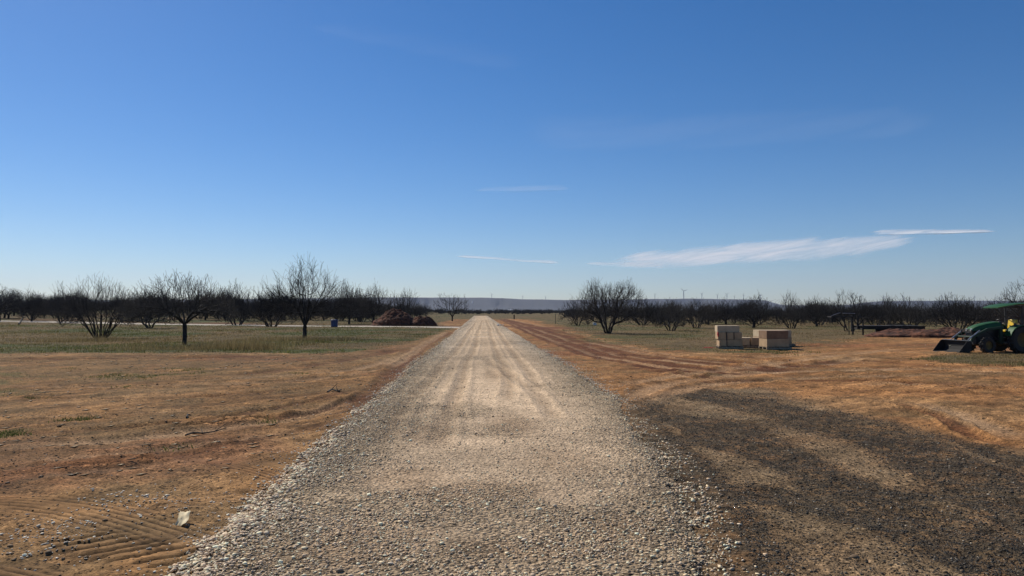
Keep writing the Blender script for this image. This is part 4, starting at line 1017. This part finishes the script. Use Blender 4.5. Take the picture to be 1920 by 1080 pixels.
# sticks
def stick(pts, r_, label, side=()):
    P = [G(u, v) for u, v in pts]; W_ = []
    for k, (a_, b_) in enumerate(P):
        W_.append(Vector((a_, b_, float(ground_data(np.array([a_]), np.array([b_]))[0][0])+r_+.015*(k % 2))))
    s = MB(); L = len(W_)
    for k in range(L-1): s.cyl(W_[k]-W_[0], W_[k+1]-W_[0], r_*(1-k/L*.6), r_*(1-(k+1)/L*.6), 7)
    for k, dx, dy, dz in side: s.cyl(W_[k]-W_[0], W_[k]-W_[0]+Vector((dx, dy, dz)), r_*.5, r_*.25, 5)
    o = s.build('stick', M['bark']); o.location = W_[0]; return tag(o, label, 'stick')
stick([(348, 818), (362, 814), (380, 815), (402, 808), (424, 802)], .013, 'long dark crooked stick lying on the soil left of the road', [(3, .12, .25, .1), (2, -.1, .2, .04)])
stick([(350, 784), (352, 781), (358, 780)], .018, 'short broken twig lying on bare soil above the long dark stick')
stick([(614, 738), (622, 733), (633, 735), (640, 731)], .02, 'forked twig lying on the soil close to the left road edge', [(1, .1, .1, .12), (2, -.05, .1, .1)])
stick([(35, 609), (42, 603), (47, 598), (48, 590)], .09, 'pale broken branch standing by the side road at far left', [(1, .8, 0, .2)])
for u, v, du in ((124, 708, 16), (205, 795, 12), (500, 706, 14), (545, 712, 16), (250, 885, 10), (300, 893, 12)):
    pass

# twig litter: one mass
n = 1500; x, y = scatter(n, -26, -2.5, 8, 34, 1.3); m_ = fbm(x*.5, y*.5, 140, 3) > .47; x, y = x[m_], y[m_]; n = len(x)
z = ground_data(x, y)[0]; a = RNG.normal(0, .6, n); L = RNG.uniform(.05, .22, n); r_ = RNG.uniform(.003, .008, n)*(1+y/30)
dx, dy = np.cos(a)*L/2, np.sin(a)*L/2; V = np.stack([np.stack([x-dx, y-dy, z+r_], 1), np.stack([x+dx, y+dy, z+r_+.01], 1), np.stack([x-dy/L*r_*2, y+dx/L*r_*2, z+2.5*r_], 1), np.stack([x+dy/L*r_*2, y-dx/L*r_*2, z-.002], 1)], 1)
Fc = (np.array([(0, 2, 1), (0, 1, 3), (2, 0, 3), (1, 2, 3)])[None]+np.arange(n)[:, None, None]*4).reshape(-1, 3)
cols = np.array([.1, .075, .045])*RNG.uniform(.4, 2.6, n)[:, None]
o = mesh_np('twig_litter', V.reshape(-1, 3), Fc, M['stone'], col=np.repeat(cols, 4, 0)); tag(o, 'small dry twigs littering the bare soil left of the road', 'twigs', kind='stuff')

# far white building and tank on the plain
def house(u, dep, zb, w, h_, label, name):
    x_, y_ = AT(u, dep); T = empty(name, (x_, y_, zb), -YAW); tag(T, label, 'building')
    MB().box((0, 0, h_*.35), (w, w*.5, h_*.7)).build('wall', M['white'], T); r0, r1 = w*.53, w*.28
    MB().loft([[(-r0, -r1, h_*.702), (r0, -r1, h_*.702), (r0, r1, h_*.702), (-r0, r1, h_*.702)], [(-r0, -.05, h_), (r0, -.05, h_), (r0, .05, h_), (-r0, .05, h_)]]).build('roof', M['white'], T)
house(957, 900, 0, 5.5, 3.6, 'tiny white shed roof among the far woodland right of the road end', 'shed')
x_, y_ = AT(885.5, 6350); o = MB().cyl((0, 0, 0), (0, 0, 16), 4.5, 4.5, 16).cyl((0, 0, 16), (0, 0, 19), 4.5, 1, 16).build('storage_tank', M['white']); o.location = (x_, y_, 68); tag(o, 'tiny white tank on the far hillside right of the lone tree', 'tank')

# ------------------------------------------------------------------ thin cirrus, wholly outside the haze
def cirrus(name, pts, label, alt, dens, seed, sx=1.0):
    """pts: list of (column, row of upper edge, row of lower edge); the sheet lies level at its altitude"""
    P = np.array(pts, float); n, m = 120, 24; u = np.linspace(P[0, 0], P[-1, 0], n)
    top = np.interp(u, P[:, 0], P[:, 1]); bot = np.interp(u, P[:, 0], P[:, 2]); V = []; uvx = []; uvy = []
    for k in range(m):
        t = k/(m-1)
        for i_ in range(n):
            v_ = top[i_]*(1-t)+bot[i_]*t; d = ray(u[i_], v_); s = (alt+350*math.sin(t*math.pi)-H)/d.z; V.append((d.x*s, d.y*s, alt+350*math.sin(t*math.pi))); uvx.append(i_/(n-1)); uvy.append(t)
    i = np.arange(m-1)[:, None]*n; j = np.arange(n-1)[None, :]; q = np.stack([i+j, i+j+1, i+n+j+1, i+n+j], -1).reshape(-1, 4)
    mt = bpy.data.materials.new('ice_cloud'); mt.use_nodes = True; nn = mt.node_tree; nn.nodes.clear(); Lk = nn.links
    def nd(t, **k_):
        q_ = nn.nodes.new(t)
        for a_, v_ in k_.items(): setattr(q_, a_, v_)
        return q_
    def mt2(op, a_, b_, cl=False):
        q_ = nd('ShaderNodeMath', operation=op); q_.use_clamp = cl
        for k_, x__ in enumerate((a_, b_)):
            if isinstance(x__, (int, float)): q_.inputs[k_].default_value = x__
            else: Lk.new(x__, q_.inputs[k_])
        return q_.outputs[0]
    ax, ay = nd('ShaderNodeAttribute', attribute_name='cu').outputs['Fac'], nd('ShaderNodeAttribute', attribute_name='cv').outputs['Fac']
    cb = nd('ShaderNodeCombineXYZ'); Lk.new(mt2('MULTIPLY', ax, 5*sx), cb.inputs[0]); Lk.new(mt2('ADD', mt2('MULTIPLY', ay, 3.4), mt2('MULTIPLY', ax, 5.0)), cb.inputs[1]); cb.inputs[2].default_value = seed
    nz_ = nd('ShaderNodeTexNoise'); nz_.inputs['Scale'].default_value = 1; nz_.inputs['Detail'].default_value = 9; nz_.inputs['Roughness'].default_value = .52; nz_.inputs['Distortion'].default_value = .6; Lk.new(cb.outputs[0], nz_.inputs['Vector'])
    ey = mt2('MULTIPLY', mt2('MULTIPLY', ay, mt2('SUBTRACT', 1, ay)), 4); ex = mt2('MULTIPLY', mt2('MULTIPLY', ax, mt2('SUBTRACT', 1, ax)), 9, True)
    env = mt2('MULTIPLY', ey, ex)
    al = mt2('MULTIPLY', mt2('SUBTRACT', mt2('ADD', mt2('MULTIPLY', nz_.outputs[0], 2.0), mt2('MULTIPLY', env, 1.25)), 1.55), .95, True)
    al = mt2('MULTIPLY', mt2('MULTIPLY', al, mt2('MULTIPLY', env, 1.6, True), True), dens)
    tr_ = nd('ShaderNodeBsdfTransparent'); df = nd('ShaderNodeBsdfTranslucent'); df.inputs['Color'].default_value = (.95, .95, .95, 1); d2 = nd('ShaderNodeBsdfDiffuse'); d2.inputs['Color'].default_value = (.95, .95, .95, 1)
    ad = nd('ShaderNodeMixShader'); ad.inputs[0].default_value = .3; Lk.new(df.outputs[0], ad.inputs[1]); Lk.new(d2.outputs[0], ad.inputs[2])
    mx = nd('ShaderNodeMixShader'); Lk.new(al, mx.inputs[0]); Lk.new(tr_.outputs[0], mx.inputs[1]); Lk.new(ad.outputs[0], mx.inputs[2]); ou = nd('ShaderNodeOutputMaterial'); Lk.new(mx.outputs[0], ou.inputs['Surface'])
    o = mesh_np(name, np.array(V), q, mt, smooth=True, attrs={'cu': uvx, 'cv': uvy}); return tag(o, label, 'cloud')
cirrus('cloud', [(1120, 494, 505), (1170, 472, 508), (1300, 454, 505), (1450, 443, 500), (1600, 435, 490), (1700, 432, 476), (1760, 436, 460)], 'broad white cirrus streak low in the sky on the right', 6000, .95, 1)
cirrus('cloud', [(1085, 489, 497), (1130, 490, 500), (1190, 488, 504), (1260, 490, 505)], 'faint ragged wisp at the lower left end of the broad cirrus streak', 6100, .5, 31, .5)
cirrus('cloud', [(1620, 431, 444), (1700, 427, 443), (1780, 428, 441), (1880, 429, 437)], 'thin white cirrus streak above the right end of the broad one', 6200, .9, 5, .6)
cirrus('contrail', [(845, 476, 483), (920, 480, 488), (985, 485, 493), (1060, 488, 497)], 'faint thin trail of cloud low above the end of the road', 6400, .6, 9, .4)
cirrus('cloud', [(880, 348, 362), (960, 346, 364), (1080, 344, 360)], 'faint small wisp of cloud high above the end of the road', 7000, .14, 12, .5)

cirrus('cloud', [(560, 20, 60), (760, 50, 110), (1000, 95, 150)], 'very faint long veil of high cloud in the upper middle of the sky', 9000, .02, 17, .6)
cirrus('cloud', [(930, 190, 290), (1150, 200, 300), (1400, 190, 290), (1800, 180, 260)], 'very faint wide veil of high cloud in the middle right of the sky', 9000, .05, 23, .6)
# ------------------------------------------------------------------ haze
hz = MB().box((0, 4000, 180), (22000, 12500, 560)).build('haze', None if False else bpy.data.materials.new('haze')); tag(hz, 'thin blue haze over the whole plain', 'haze', kind='stuff')
hm = hz.data.materials[0]; hm.use_nodes = True; hn = hm.node_tree; hn.nodes.clear()
pv = hn.nodes.new('ShaderNodeVolumePrincipled'); pv.inputs['Density'].default_value = 4.6e-5; pv.inputs['Color'].default_value = (.66, .76, 1, 1); pv.inputs['Anisotropy'].default_value = .2
ho = hn.nodes.new('ShaderNodeOutputMaterial'); hn.links.new(pv.outputs[0], ho.inputs['Volume'])
